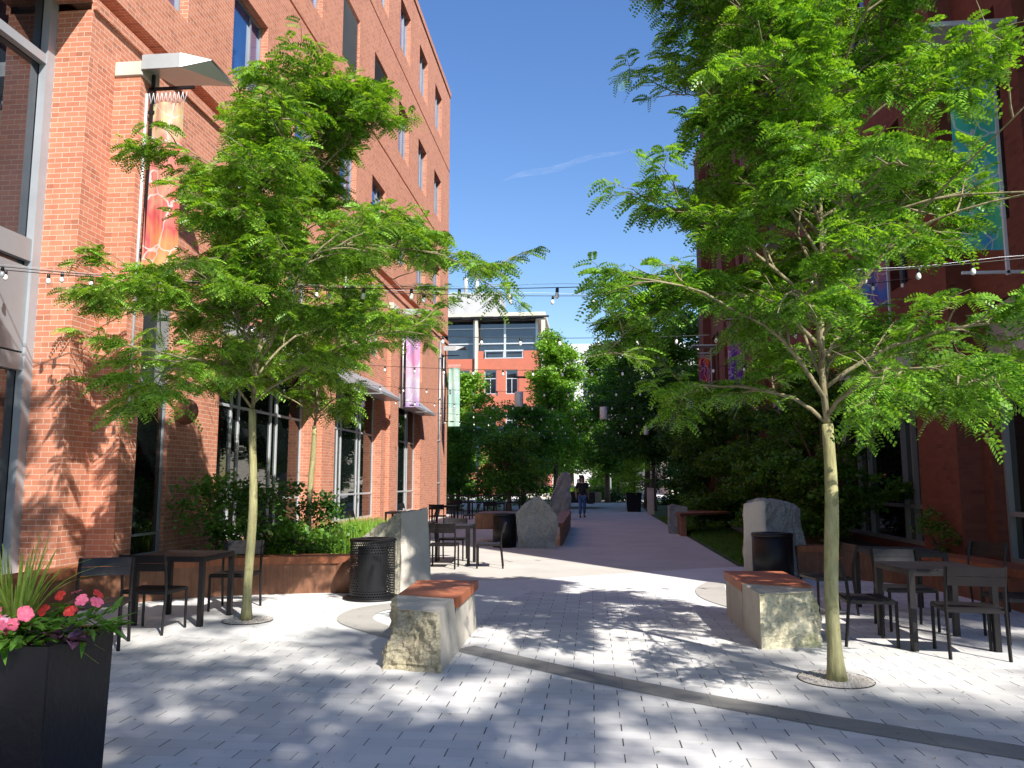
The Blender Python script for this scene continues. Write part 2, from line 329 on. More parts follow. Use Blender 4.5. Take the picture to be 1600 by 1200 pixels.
class MB:
    def __init__(s): s.v = []; s.f = []; s.mi = []; s.sm = []; s.cm = 0
    def face(s, pts, smooth=False):
        i = len(s.v); s.v += [tuple(p) for p in pts]; s.f.append(tuple(range(i, i+len(pts)))); s.mi.append(s.cm); s.sm.append(smooth)
    def mesh(s, vs, fs, smooth=False):
        i = len(s.v); s.v += [tuple(p) for p in vs]
        for f in fs: s.f.append(tuple(i+k for k in f)); s.mi.append(s.cm); s.sm.append(smooth)
    def box(s, x0, x1, y0, y1, z0, z1, bev=0.0, mat=None):
        if bev > 0:
            vs = []; b = min(bev, (x1-x0)/2.01, (y1-y0)/2.01, (z1-z0)/2.01)
            bm = bmesh.new(); bmesh.ops.create_cube(bm, size=1)
            for v in bm.verts: v.co = Vector(((x0+x1)/2+v.co.x*(x1-x0), (y0+y1)/2+v.co.y*(y1-y0), (z0+z1)/2+v.co.z*(z1-z0)))
            bmesh.ops.bevel(bm, geom=bm.edges[:], offset=b, segments=1, affect='EDGES')
            bm.verts.index_update(); vs = [v.co.copy() for v in bm.verts]; fs = [[v.index for v in f.verts] for f in bm.faces]; bm.free()
        else:
            vs = [Vector(p) for p in ((x0, y0, z0), (x1, y0, z0), (x1, y1, z0), (x0, y1, z0), (x0, y0, z1), (x1, y0, z1), (x1, y1, z1), (x0, y1, z1))]
            fs = [(0, 3, 2, 1), (4, 5, 6, 7), (0, 1, 5, 4), (1, 2, 6, 5), (2, 3, 7, 6), (3, 0, 4, 7)]
        if mat is not None: vs = [mat @ v for v in vs]
        s.mesh(vs, fs); return s
    def tube(s, pts, rad, n=6, caps=True, smooth=True):
        pts = [Vector(p) for p in pts]; k = len(pts)
        if not hasattr(rad, '__len__'): rad = [rad]*k
        vs = []; fs = []; prev = None
        for i, p in enumerate(pts):
            t = (pts[min(i+1, k-1)]-pts[max(i-1, 0)])
            t = t.normalized() if t.length > 1e-9 else Vector((0, 0, 1))
            if prev is None: a = Vector((1, 0, 0)) if abs(t.x) < 0.8 else Vector((0, 1, 0))
            else: a = prev
            u = (a - t*a.dot(t)).normalized(); prev = u; wv = t.cross(u)
            for j in range(n):
                an = 2*PI*j/n; vs.append(p + (u*math.cos(an)+wv*math.sin(an))*rad[i])
        for i in range(k-1):
            for j in range(n): fs.append((i*n+j, i*n+(j+1) % n, (i+1)*n+(j+1) % n, (i+1)*n+j))
        if caps: fs.append(tuple(range(n-1, -1, -1))); fs.append(tuple((k-1)*n+j for j in range(n)))
        s.mesh(vs, fs, smooth); return s
    def lathe(s, prof, n=24, c=(0, 0, 0), smooth=True, closed=True):
        vs = []; fs = []; k = len(prof)
        for r, z in prof:
            for j in range(n): a = 2*PI*j/n; vs.append((c[0]+r*math.cos(a), c[1]+r*math.sin(a), c[2]+z))
        for i in range(k-1):
            for j in range(n): fs.append((i*n+j, i*n+(j+1) % n, (i+1)*n+(j+1) % n, (i+1)*n+j))
        if closed: fs.append(tuple(range(n-1, -1, -1))); fs.append(tuple((k-1)*n+j for j in range(n)))
        s.mesh(vs, fs, smooth); return s
    def poly_prism(s, poly, z0, z1):
        n = len(poly); vs = [(x, y, z0) for x, y in poly]+[(x, y, z1) for x, y in poly]
        fs = [tuple(range(n-1, -1, -1)), tuple(range(n, 2*n))]+[(i, (i+1) % n, n+(i+1) % n, n+i) for i in range(n)]
        s.mesh(vs, fs); return s
    def build(s, name, mats, parent=None, uv=True, loc=None):
        me = bpy.data.meshes.new(name); me.from_pydata(s.v, [], s.f)
        if not isinstance(mats, (list, tuple)): mats = [mats]
        for m in mats: me.materials.append(m)
        me.polygons.foreach_set('material_index', s.mi); me.polygons.foreach_set('use_smooth', s.sm)
        me.update()
        if uv: box_uv(me)
        o = bpy.data.objects.new(name, me); COL.objects.link(o)
        if parent is not None: o.parent = parent
        if loc is not None: o.location = loc
        return o
def box_uv(me):
    uvl = me.uv_layers.new(name='UVMap'); data = np.zeros(len(me.loops)*2, dtype=np.float32)
    vs = me.vertices; lp = me.loops
    for p in me.polygons:
        n = p.normal; ax, ay, az = abs(n.x), abs(n.y), abs(n.z)
        for li in p.loop_indices:
            c = vs[lp[li].vertex_index].co
            if az > ax and az > ay: u, v = c.x, c.y
            elif ax > ay: u, v = c.y, c.z
            else: u, v = c.x, c.z
            data[2*li] = u; data[2*li+1] = v
    uvl.data.foreach_set('uv', data)
def np_mesh(name, V, nper, mat, parent=None, smooth=False):
    """V: (N*nper,3) array, each consecutive nper verts are one face"""
    V = np.asarray(V, dtype=np.float32).reshape(-1, 3); n = len(V)//nper
    me = bpy.data.meshes.new(name); me.vertices.add(len(V)); me.vertices.foreach_set('co', V.ravel())
    me.loops.add(len(V)); me.loops.foreach_set('vertex_index', np.arange(len(V), dtype=np.int32))
    me.polygons.add(n); me.polygons.foreach_set('loop_start', np.arange(0, len(V), nper, dtype=np.int32))
    me.update(calc_edges=True); me.materials.append(mat)
    o = bpy.data.objects.new(name, me); COL.objects.link(o)
    if parent is not None: o.parent = parent
    return o
def R(seed): return random.Random(seed)

# ------------------------------------------------------------------ ground
def sheet(name, poly, z, mat, kind='structure'):
    b = MB(); b.face([(x, y, z) for x, y in poly]); return tag(b.build(name, mat), kind=kind)
sheet('ground', [(-900, -200), (900, -200), (900, 1500), (-900, 1500)], -0.004, M['turf'])
sheet('plaza_concrete', [(-7.5, -14), (9, -14), (9, 7), (6.1, 7.7), (6.1, 15.9), (2.74, 15.7), (1.9, 15.3), (0.85, 14.6), (-1.3, 13.2), (-2.4, 13.1), (-7.3, 13.1)], 0.0, M['slab'])
sheet('path', [(-7.3, 13.1), (-2.4, 13.1), (-1.3, 13.2), (0.85, 14.6), (1.9, 15.3), (2.74, 15.7), (2.78, 38), (3.2, 55), (5.2, 70), (-14, 70), (-14, 38), (-7, 38)], 0.001, M['path'])
sheet('paving', [(-7.4, -13.9), (8.9, -13.9), (8.9, 9.2), (5.6, 9.6), (4.6, 12.9), (2.6, 13.2), (1.75, 10.7), (1.6, 10.2), (1.1, 11.6), (0.2, 12.3), (-0.9, 11.9), (-1.25, 10.6), (-1.3, 8.4), (-1.75, 6.9), (-2.3, 7.6), (-3.0, 8.0), (-4.2, 8.1), (-5.3, 9.3), (-6.4, 10.4), (-7.4, 10.4)], 0.004, M['pavers'])
sheet('far_plaza', [(-30, 70), (40, 70), (60, 140), (-60, 140)], 0.002, M['slab'])
def band(name, line, wd, z, mat):
    pts = [Vector((x, y, 0)) for x, y in line]; dens = []
    for i in range(len(pts)-1):
        p0 = pts[max(i-1, 0)]; p1 = pts[i]; p2 = pts[i+1]; p3 = pts[min(i+2, len(pts)-1)]
        for k in range(8):
            t = k/8; dens.append(0.5*((2*p1)+(p2-p0)*t+(2*p0-5*p1+4*p2-p3)*t*t+(3*p1-p0-3*p2+p3)*t**3))
    dens.append(pts[-1]); b = MB(); L = []; Rr = []
    for i, p in enumerate(dens):
        t = (dens[min(i+1, len(dens)-1)]-dens[max(i-1, 0)]).normalized(); n = Vector((-t.y, t.x, 0)); ww = wd if not callable(wd) else wd(i/(len(dens)-1))
        L.append(p+n*ww/2); Rr.append(p-n*ww/2)
    for i in range(len(dens)-1): b.face([(Rr[i].x, Rr[i].y, z), (Rr[i+1].x, Rr[i+1].y, z), (L[i+1].x, L[i+1].y, z), (L[i].x, L[i].y, z)])
    return tag(b.build(name, mat), kind='structure')
band('granite_strip', [(5.6, 3.75), (4.0, 4.5), (2.55, 5.2), (1.2, 5.97), (0.2, 6.65), (-0.75, 7.42), (-1.25, 7.85)], 0.29, 0.008, M['strip'])
band('granite_hook', [(-1.9, 8.3), (-2.35, 8.75), (-2.75, 9.3), (-2.8, 9.95), (-2.45, 10.5), (-2.0, 10.8)], lambda t: 0.30+0.12*math.sin(t*PI), 0.008, M['patch'])
band('granite_curve', [(1.95, 13.2), (1.75, 12.4), (1.72, 11.6), (1.85, 10.9), (2.0, 10.5)], lambda t: 0.28+0.2*math.sin(t*PI), 0.008, M['patch'])
def disc(name, c, r, z, mat, kind, n=36):
    b = MB(); b.face([(c[0]+r*math.cos(2*PI*i/n), c[1]+r*math.sin(2*PI*i/n), z) for i in range(n)]); return tag(b.build(name, mat), kind=kind)
def gravel(c, r, seed, label):
    rr = R(seed); b = MB()
    b.face([(c[0]+r*math.cos(2*PI*i/30), c[1]+r*math.sin(2*PI*i/30), 0.009) for i in range(30)])
    for i in range(420):
        a = rr.uniform(0, 2*PI); q = r*math.sqrt(rr.uniform(0.02, 0.97)); s = rr.uniform(0.007, 0.016); x, y = c[0]+q*math.cos(a), c[1]+q*math.sin(a)
        vs = [Vector((rr.uniform(.7, 1.2)*s*dx, rr.uniform(.7, 1.2)*s*dy, rr.uniform(.5, .9)*s*dz)) for dx, dy, dz in ((1, 0, 0), (0, 1, 0), (-1, 0, 0), (0, -1, 0), (0, 0, 1))]
        b.mesh([(v.x+x, v.y+y, v.z+0.010) for v in vs], [(0, 1, 4), (1, 2, 4), (2, 3, 4), (3, 0, 4)])
    o = b.build('tree_pit_gravel', M['pebble']); tag(o, label, 'gravel', kind='stuff')
    ring = MB(); ring.lathe([(r, 0.005), (r, 0.011), (r+0.006, 0.011), (r+0.006, 0.005)], 36, (c[0], c[1], 0), False, False)
    tag(ring.build('tree_pit_edge', M['metal_dark']), kind='structure')
gravel((-3.97, 9.12), 0.28, 1, 'ring of gravel round the foot of the left tree')
gravel((1.95, 6.92), 0.29, 2, 'ring of gravel round the foot of the right tree')
# fallen bits on the paving
def litter():
    rr = R(77); b = MB()
    for i in range(620):
        x, y = rr.uniform(-4, 4.5), rr.uniform(3.5, 13); a = rr.uniform(0, PI); s = rr.uniform(0.006, 0.018)
        u = Vector((math.cos(a), math.sin(a), 0))*s; v = Vector((-math.sin(a), math.cos(a), 0))*s*0.4
        c = Vector((x, y, 0.0125)); b.face([c-u, c+v+Vector((0, 0, 0.004)), c+u, c-v])
    tag(b.build('fallen_leaf_bits', M['bark_branch']), 'small dry leaf bits scattered over the paving', 'litter', kind='stuff')
litter()

# ------------------------------------------------------------------ facade builder
def facade(b, X, s, y0, y1, z0, z1, ops, depth=0.18):
    """vertical wall in plane X facing s (+1/-1) with openings (ya,yb,za,zb); reveals go back by depth"""
    ys = sorted({y0, y1, *[q for o in ops for q in o[:2]]}); zs = sorted({z0, z1, *[q for o in ops for q in o[2:4]]})
    ys = [y for y in ys if y0 <= y <= y1]; zs = [z for z in zs if z0 <= z <= z1]
    for i in range(len(ys)-1):
        for j in range(len(zs)-1):
            ym, zm = (ys[i]+ys[i+1])/2, (zs[j]+zs[j+1])/2
            if any(o[0] < ym < o[1] and o[2] < zm < o[3] for o in ops): continue
            q = [(X, ys[i], zs[j]), (X, ys[i+1], zs[j]), (X, ys[i+1], zs[j+1]), (X, ys[i], zs[j+1])]
            b.face(q if s > 0 else q[::-1])
    Xb = X-s*depth
    for ya, yb, za, zb in ops:
        b.face([(X, ya, za), (X, yb, za), (Xb, yb, za), (Xb, ya, za)]); b.face([(X, ya, zb), (X, yb, zb), (Xb, yb, zb), (Xb, ya, zb)])
        b.face([(X, ya, za), (X, ya, zb), (Xb, ya, zb), (Xb, ya, za)]); b.face([(X, yb, za), (X, yb, zb), (Xb, yb, zb), (Xb, yb, za)])

def window(par, X, s, ya, yb, za, zb, depth, fmat, gmat, mull=(), trans=(), fw=0.05, fd=0.06, proj=0.0):
    """frame > pane set back in its opening"""
    x1 = X-s*(depth-0.005)+s*proj; x0 = x1+s*fd; a, c = min(x0, x1), max(x0, x1); b = MB()
    b.box(a, c, ya+.002, ya+fw, za+.002, zb-.002); b.box(a, c, yb-fw, yb-.002, za+.002, zb-.002)
    b.box(a+.001, c-.001, ya+fw, yb-fw, za+.002, za+fw); b.box(a+.001, c-.001, ya+fw, yb-fw, zb-fw, zb-.002)
    for m in mull: b.box(a-.004, c+.004, m-fw*0.45, m+fw*0.45, za+fw, zb-fw)
    for t in trans: b.box(a+.002, c-.002, ya+fw, yb-fw, t-fw*0.45, t+fw*0.45)
    fr = b.build('window_frame', fmat, par)
    g = MB(); gx = x1+s*0.02; q = [(gx, ya+fw*.5, za+fw*.5), (gx, yb-fw*.5, za+fw*.5), (gx, yb-fw*.5, zb-fw*.5), (gx, ya+fw*.5, zb-fw*.5)]
    g.face(q if s > 0 else q[::-1]); g.build('pane', gmat, fr); return fr

def left_building():
    root = empty('brick_building', (-6.9, 24, 0), 0, 'long orange brick building with sky-tinted windows lining the left side of the path', 'building')
    def loc(b, name, mat): # build in world coordinates but parented
        o = b.build(name, mat, root); o.location = (6.9, -24, 0); return o
    X = -6.9; D = 0.22
    ops = []; wins = []
    mod = [14.1+3.33*i for i in range(-5, 8)]
    for i, y in enumerate(mod):
        wd = 1.62
        if y+wd > 37.3: continue
        for fl, (za, zb) in enumerate(((9.53, 11.42), (13.65, 15.62), (17.75, 19.72))):
            if y < -3: continue
            if fl == 0 and y > 16.5: za2 = 9.2
            ops.append((y, y+wd, za, zb)); wins.append((y, y+wd, za, zb, fl))
    b = MB()
    facade(b, X, 1, -4.0, 37.9, 8.95, 21.1, [], D) if False else None
    # string courses: recess grooves at floors are built as dark shadow gaps, wall split in strips
    grooves = [(8.36, 8.66), (12.78, 12.86), (16.94, 17.02)]
    zlev = [(8.66, 12.78), (12.86, 16.94), (17.02, 20.9)]
    for (za, zb) in zlev:
        facade(b, X, 1, -4.0, 37.9, za, zb, [o for o in ops if za < o[2] < zb], D)
    for (za, zb) in grooves:
        xr = X-(0.4 if za < 9 else .14)
        b.face([(xr, -4, za), (xr, 37.9, za), (xr, 37.9, zb), (xr, -4, zb)])
        b.face([(X, -4, za), (X, 37.9, za), (xr, 37.9, za), (xr, -4, za)]); b.face([(X, -4, zb), (xr, -4, zb), (xr, 37.9, zb), (X, 37.9, zb)])
        b.face([(X, 37.9, za), (xr, 37.9, za), (xr, 37.9, zb), (X, 37.9, zb)])
    # soffit over glazed bay and strip between 8.19 and 8.34 all along (projecting course)
    b.box(X-0.02, X+0.05, 9.86, 37.9, 8.19, 8.359)
    # base with openings
    shops = [(11.3, 12.45, 0.45, 5.4), (14.2, 19.2, 0.45, 4.6), (21.0, 25.8, 0.45, 4.6), (28.1, 31.9, 0.45, 4.6)]
    ups = [(14.6, 16.0, 5.6, 7.5), (17.3, 18.7, 5.6, 7.5), (21.6, 23.0, 5.6, 7.5), (24.2, 25.5, 5.6, 7.5), (28.6, 29.9, 5.6, 7.5), (30.8, 32.0, 5.6, 7.5)]
    facade(b, X, 1, 9.86, 37.9, 0.0, 8.19, shops+ups, 0.35)
    # front facing return at the near corner, far end wall, back and roof
    b.face([(-7.52, 9.86, 0), (X, 9.86, 0), (X, 9.86, 8.19), (-7.52, 9.86, 8.19)])
    b.face([(X, 37.9, 0), (-24, 37.9, 0), (-24, 37.9, 20.9), (X, 37.9, 20.9)])
    b.face([(-7.52, -4, 8.3), (X, -4, 8.3), (X, 9.86, 8.3), (-7.52, 9.86, 8.3)])
    b.face([(-24, -4, 0), (-7.52, -4, 0), (-7.52, -4, 20.9), (-24, -4, 20.9)]); b.face([(-24, -4, 0), (-24, 37.9, 0), (-24, 37.9, 20.9), (-24, -4, 20.9)])
    b.face([(-24, -4, 20.9), (X-.3, -4, 20.9), (X-.3, 37.9, 20.9), (-24, 37.9, 20.9)])
    loc(b, 'wall', M['brick'])
    # stepped pilasters
    for y0, y1, zt in ((10.46, 10.88, 7.50), (19.6, 20.4, 7.5), (26.4, 27.4, 7.5)):
        p = MB(); p.box(X+.001, -6.50 if y0 < 12 else X+0.14, y0, y1, 0, zt); loc(p, 'pilaster', M['brick'])
        c = MB(); c.box(X+.003, -6.47 if y0 < 12 else X+.2, y0-.03, y1+.03, zt+.001, zt+0.22, 0.01); loc(c, 'capstone', M['limestone'])
    p = MB(); p.box(X-.25, X+.045, 37.2, 37.93, 20.9, 21.16); p.box(X-.35, X+.05, -4, 37.2, 20.901, 21.16); loc(p, 'parapet_coping', M['brick'])
    for (ya, yb, za, zb, fl) in wins:
        if yb < 9: continue
        if fl == 1 and 20 < ya < 22:
            fr = window(root, X, 1, ya, yb, za, zb, D, M['metal_light'], M['glass'], mull=((ya+yb)/2,)); fr.location = (6.9, -24, 0)
            l = MB(); n = 18
            for k in range(n):
                z = za+0.06+(zb-za-0.12)*k/n; l.face([(X-.12, ya+.05, z+.05), (X-.12, yb-.05, z+.05), (X-.03, yb-.05, z), (X-.03, ya+.05, z)])
            loc(l, 'louver', M['metal_light'])
        elif fl == 1 and 23 < ya < 25.5:
            fr = window(root, X, 1, ya, yb, za, zb, D, M['metal_light'], M['glass'], mull=((ya+yb)/2,)); fr.location = (6.9, -24, 0)
            l = MB()
            for k in range(34):
                z = za+0.05+(zb-za-0.1)*k/34; l.face([(X-.12, ya+.05, z+.03), (X-.12, yb-.05, z+.03), (X-.05, yb-.05, z), (X-.05, ya+.05, z)])
            loc(l, 'louver', M['metal_grey'])
        else:
            fr = window(root, X, 1, ya, yb, za, zb, D, M['metal_grey'], M['glass_sky_tint'], mull=(ya+(yb-ya)*.68,)); fr.location = (6.9, -24, 0)
    for ya, yb, za, zb in ups:
        fr = window(root, X, 1, ya, yb, za, zb, 0.2, M['metal_light'], M['glass'], mull=((ya+yb)/2,), trans=(6.8,)); fr.location = (6.9, -24, 0)
    for i, (ya, yb, za, zb) in enumerate(shops):
        if i == 0:
            fr = window(root, X, 1, ya, yb, za, 3.05, 0.12, M['metal_grey'], M['glass_shop'], trans=(.78,), fw=0.04)
        else:
            L = yb-ya; fr = window(root, X, 1, ya, yb, za, zb, 0.32, M['metal_light'], M['glass_shop'], mull=(ya+L*.22, ya+L*.29, ya+L*.62, ya+L*.69), trans=(1.22, 3.1), fw=0.06, fd=0.05)
            a = MB(); zt = 4.02
            for q0, q1 in ((ya, ya+L*.47), (ya+L*.53, yb)):
                a.box(X+.01, X+0.62, q0, q1, zt+.22, zt+.28); a.face([(X+.01, q0, zt+.75), (X+.62, q0, zt+.29), (X+.62, q1, zt+.29), (X+.01, q1, zt+.75)])
                a.face([(X+.01, q0, zt+.28), (X+.62, q0, zt+.28), (X+.01, q0, zt+.75)]); a.face([(X+.01, q1, zt+.28), (X+.62, q1, zt+.28), (X+.01, q1, zt+.75)])
            loc(a, 'shop_canopy', M['metal_grey'])
        fr.location = (6.9, -24, 0)
    # grey panel above first narrow window
    q = MB(); q.box(X-.14, X-.06, 11.31, 12.44, 3.06, 5.39); loc(q, 'spandrel_panel', M['metal_grey'])
    # downspout
    d = MB(); d.tube([(X+.07, 35.6, 0.1), (X+.07, 35.6, 8.0)], 0.05, 8); 
    for z in (1.5, 3.4, 5.3, 7.2): d.box(X, X+.14, 35.52, 35.68, z, z+.05)
    loc(d, 'downspout', M['metal_grey'])
    # disc shaped wall light beside the first window
    d = MB(); d.lathe([(0.02, -0.03), (0.21, -0.02), (0.22, 0), (0.21, .02), (.02, .03)], 20)
    o = d.build('wall_disc', M['corten_dark'], root); o.rotation_euler = (PI/2, 0, 0); o.location = (6.9-6.70, 12.62-24, 2.75)
    # banner brackets with folded canopies
    for y in (10.60, 14.3, 21.1, 28.0, 36.0):
        c = MB(); xb = -6.72 if y > 12 else -6.47
        c.mesh([(xb, y-.18, 7.62), (xb+.56, y-.18, 7.60), (xb+.92, y+.05, 7.80), (xb, y+.75, 7.80), (xb+.56, y+.75, 7.78), (xb+.98, y+.75, 7.74),
                (xb, y-.18, 7.78), (xb+.56, y-.18, 7.62)],
               [(0, 1, 4, 3), (1, 2, 5, 4)])
        c.box(xb, xb+.58, y-.19, y-.16, 7.58, 7.80); c.mesh([(xb+.58, y-.19, 7.58), (xb+.58, y-.19, 7.80), (xb+.95, y+.05, 7.80)], [(0, 1, 2)])
        c.face([(xb, y-.17, 7.80), (xb+.58, y-.17, 7.80), (xb+.95, y+.05, 7.81), (xb+.95, y+.75, 7.81), (xb, y+.75, 7.81)])
        loc(c, 'banner_canopy', M['metal_canopy'])
        a = MB(); a.box(xb+.0, xb+.70, y+.02, y+.06, 7.36, 7.40); a.box(xb+.04, xb+.08, y+.02, y+.06, 4.3, 7.60); a.box(xb, xb+.62, y+.02, y+.06, 4.30, 4.34)
        a.box(X, xb+.1, y+.025, y+.055, 7.0, 7.04); a.box(X, xb+.1, y+.025, y+.055, 4.9, 4.94)
        loc(a, 'banner_bracket', M['metal_dark'])
        pl = MB(); pl.tube([(xb-.02, y+.02, 2.6 if y < 12 else 4.2), (xb-.02, y+.02, 7.3)], 0.025, 6); loc(pl, 'banner_pole', M['metal_light'])
    # glazed bay nearest the camera
    g = MB(); xg = -7.5
    gl = MB(); gl.face([(xg-.03, -4, 0), (xg-.03, 9.8, 0), (xg-.03, 9.8, 8.3), (xg-.03, -4, 8.3)]); loc(gl, 'bay_glass', M['glass'])
    sp = MB(); sp.box(xg-.02, xg+.05, -4, 9.74, 3.30, 4.44); sp.box(xg-.02, xg+.07, -4, 9.74, 4.52, 4.82); sp.box(xg-.02, xg+.065, -4, 9.74, 3.05, 3.27); loc(sp, 'bay_spandrel', M['metal_grey'])
    fr = MB(); fr.box(xg-.02, xg+.09, 9.70, 9.855, 0, 8.3); fr.box(xg-.02, xg+.08, -4, 9.7, 7.32, 7.45)
    for y in (0.5, 2.8, 5.1, 7.4): fr.box(xg-.02, xg+.07, y-.04, y+.04, 0, 8.3)
    fr.box(xg-.02, xg+.075, -4, 9.7, 0, .45); loc(fr, 'bay_frame', M['metal_mid'])
    bl = MB(); 
    for y in (7.0, 8.4): bl.box(xg-.35, xg-.33, y, y+.9, 4.4, 6.4)
    return root
left_building()

def right_building():
    root = empty('brick_building', (6, 24, 0), 0, 'tall shaded red brown brick building on the right behind the trees', 'building')
    def loc(b, name, mat): o = b.build(name, mat, root); o.location = (-6, -24, 0); return o
    X = 6.0; H = 18.9; Y0, Y1 = 7.75, 41.5
    shops = [(8.7, 12.7, 0.4, 4.25), (14.75, 20.4, 0.4, 4.25), (22.6, 27.2, 0.4, 4.25), (29.2, 33.6, 0.4, 4.25), (35.6, 39.6, 0.4, 4.25)]
    slots = []
    for a, c, _, _ in shops:
        n = 3; wdt = (c-a)/(n+ (n-1)*0.35)
        for k in range(n):
            y = a+k*wdt*1.35; slots.append((y+.05, y+wdt-.05, 5.35, 8.6)); slots.append((y+.05, y+wdt-.05, 9.6, 17.3))
    b = MB(); facade(b, X, -1, Y0, Y1, 0, H, shops+slots, 0.28)
    b.face([(X, Y0, 0), (24, Y0, 0), (24, Y0, H), (X, Y0, H)]); b.face([(X, Y1, 0), (24, Y1, 0), (24, Y1, H), (X, Y1, H)])
    b.face([(24, Y0, 0), (24, Y1, 0), (24, Y1, H), (24, Y0, H)]); b.face([(X, Y0, H), (24, Y0, H), (24, Y1, H), (X, Y1, H)])
    up = MB(); H2 = 26.0; ups2 = [(o[0], o[1], 19.9, 24.2) for o in slots if o[0] > 21.6 and o[2] > 9]
    facade(up, X, -1, 21.6, Y1, H, H2, ups2, 0.28)
    up.face([(X, 21.6, H), (24, 21.6, H), (24, 21.6, H2), (X, 21.6, H2)]); up.face([(X, Y1, H), (24, Y1, H), (24, Y1, H2), (X, Y1, H2)]); up.face([(X, 21.6, H2), (24, 21.6, H2), (24, Y1, H2), (X, Y1, H2)])
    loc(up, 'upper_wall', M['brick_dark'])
    for ya, yb, za, zb in ups2:
        fr = window(root, X, -1, ya, yb, za, zb, 0.24, M['metal_grey'], M['glass'], trans=(22.0,)); fr.location = (-6, -24, 0)
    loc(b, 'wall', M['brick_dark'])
    for ya, yb in ((12.98, 14.45), (20.7, 22.3), (27.5, 28.9), (33.9, 35.3), (39.9, 41.52)):
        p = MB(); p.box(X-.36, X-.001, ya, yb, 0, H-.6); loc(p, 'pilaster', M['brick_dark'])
        c = MB(); c.box(X-.42, X-.002, ya-.05, yb+.05, H-.599, H-.3); loc(c, 'capstone', M['limestone'])
    c = MB(); c.box(X-.06, X+.3, Y0-.05, 21.59, H+.001, H+.25); c.box(X-.06, X+.3, 21.6, Y1+.05, H2+.001, H2+.25); loc(c, 'parapet_coping', M['metal_dark'])
    for i, (ya, yb, za, zb) in enumerate(shops):
        L = yb-ya
        fr = window(root, X, -1, ya, yb, za, 3.40, 0.27, M['metal_grey'], M['glass_shop'], mull=(ya+L*.24, ya+L*.33, ya+L*.68, ya+L*.80), trans=(1.12, 2.85), fw=0.075, fd=0.10); fr.location = (-6, -24, 0)
        s = MB(); s.box(X+.05, X+.15, ya+.01, yb-.01, 3.42, 4.23); loc(s, 'spandrel_panel', M['metal_grey'])
    for ya, yb, za, zb in slots:
        fr = window(root, X, -1, ya, yb, za, zb, 0.24, M['metal_grey'], M['glass'], mull=() , trans=tuple(z for z in (7.2, 11.5, 13.4, 15.3) if za < z < zb), fw=0.05); fr.location = (-6, -24, 0)
    for y in (11.2, 15.5, 21.4, 30.0, 38.0):
        xb = X-.42
        c = MB(); c.box(xb-.75, xb+.4, y-.15, y+.65, 7.95, 8.02); c.mesh([(xb-.75, y-.15, 7.95), (xb-.75, y+.65, 7.95), (xb-.95, y+.65, 7.7), (xb-.95, y-.15, 7.7)], [(0, 1, 2, 3)]); loc(c, 'banner_canopy', M['metal_canopy'])
        a = MB(); a.box(xb-.5, xb+.42, y+.02, y+.06, 7.62, 7.66); a.box(xb+.1, xb+.14, y+.02, y+.06, 4.4, 7.9); a.box(xb-.48, xb+.42, y+.02, y+.06, 4.42, 4.46); loc(a, 'banner_bracket', M['metal_light'])
right_building()

def banner(x0, x1, y, z0, z1, mat, label):
    b = MB(); n, m = 14, 16; ph = y*1.7
    def P(i, j, o): 
        u = i/n; z = z0+(z1-z0)*j/m; return (x0+(x1-x0)*u, y+0.03*math.sin(u*9+ph+j*.12)*(0.5+0.5*j/m)+o, z)
    for o in (0, 0.006):
        for i in range(n):
            for j in range(m):
                q = [P(i, j, o), P(i+1, j, o), P(i+1, j+1, o), P(i, j+1, o)]; b.face(q if o == 0 else q[::-1], True)
    o = b.build('banner', mat)
    # laces as a child
    l = MB()
    for k in range(9):
        xx = x0+(x1-x0)*k/8; l.tube([(xx, y, z1-.01), (xx+(x1-x0)/16, y, z1+.16)], .004, 4); l.tube([(xx, y, z1-.01), (xx-(x1-x0)/16, y, z1+.16)], .004, 4)
    l.build('lacing', M['white_cloth'], o)
    return tag(o, label, 'banner', 'painted fabric banners hung along both buildings')
banner(-6.42, -5.90, 10.62, 4.45, 7.15, M['ban1'], 'yellow and orange painted banner on the near left pilaster')
banner(-6.62, -6.12, 14.32, 4.9, 7.15, M['ban2'], 'red and pink banner behind the left tree trunk')
banner(-6.62, -6.12, 28.02, 4.25, 6.9, M['ban3'], 'white and lilac banner farther along the left building')
banner(-6.50, -5.98, 36.02, 4.1, 6.8, M['ban4'], 'pale mint green banner at the far corner of the left building')
banner(5.50, 6.02-.44, 11.22, 4.8, 7.5, M['ban5'], 'x') if False else None
banner(5.10, 5.66, 11.22, 4.75, 7.45, M['ban5'], 'teal and green banner high on the right building')
banner(5.10, 5.66, 15.52, 4.9, 7.45, M['ban6'], 'blue and purple banner between dark piers of the right building')
banner(5.12, 5.62, 30.02, 4.55, 7.4, M['ban8'], 'violet banner with ring pattern, half hidden behind right tree leaves')
banner(5.12, 5.66, 38.02, 4.4, 7.4, M['ban7'], 'red and gold banner at the far end of the right building')

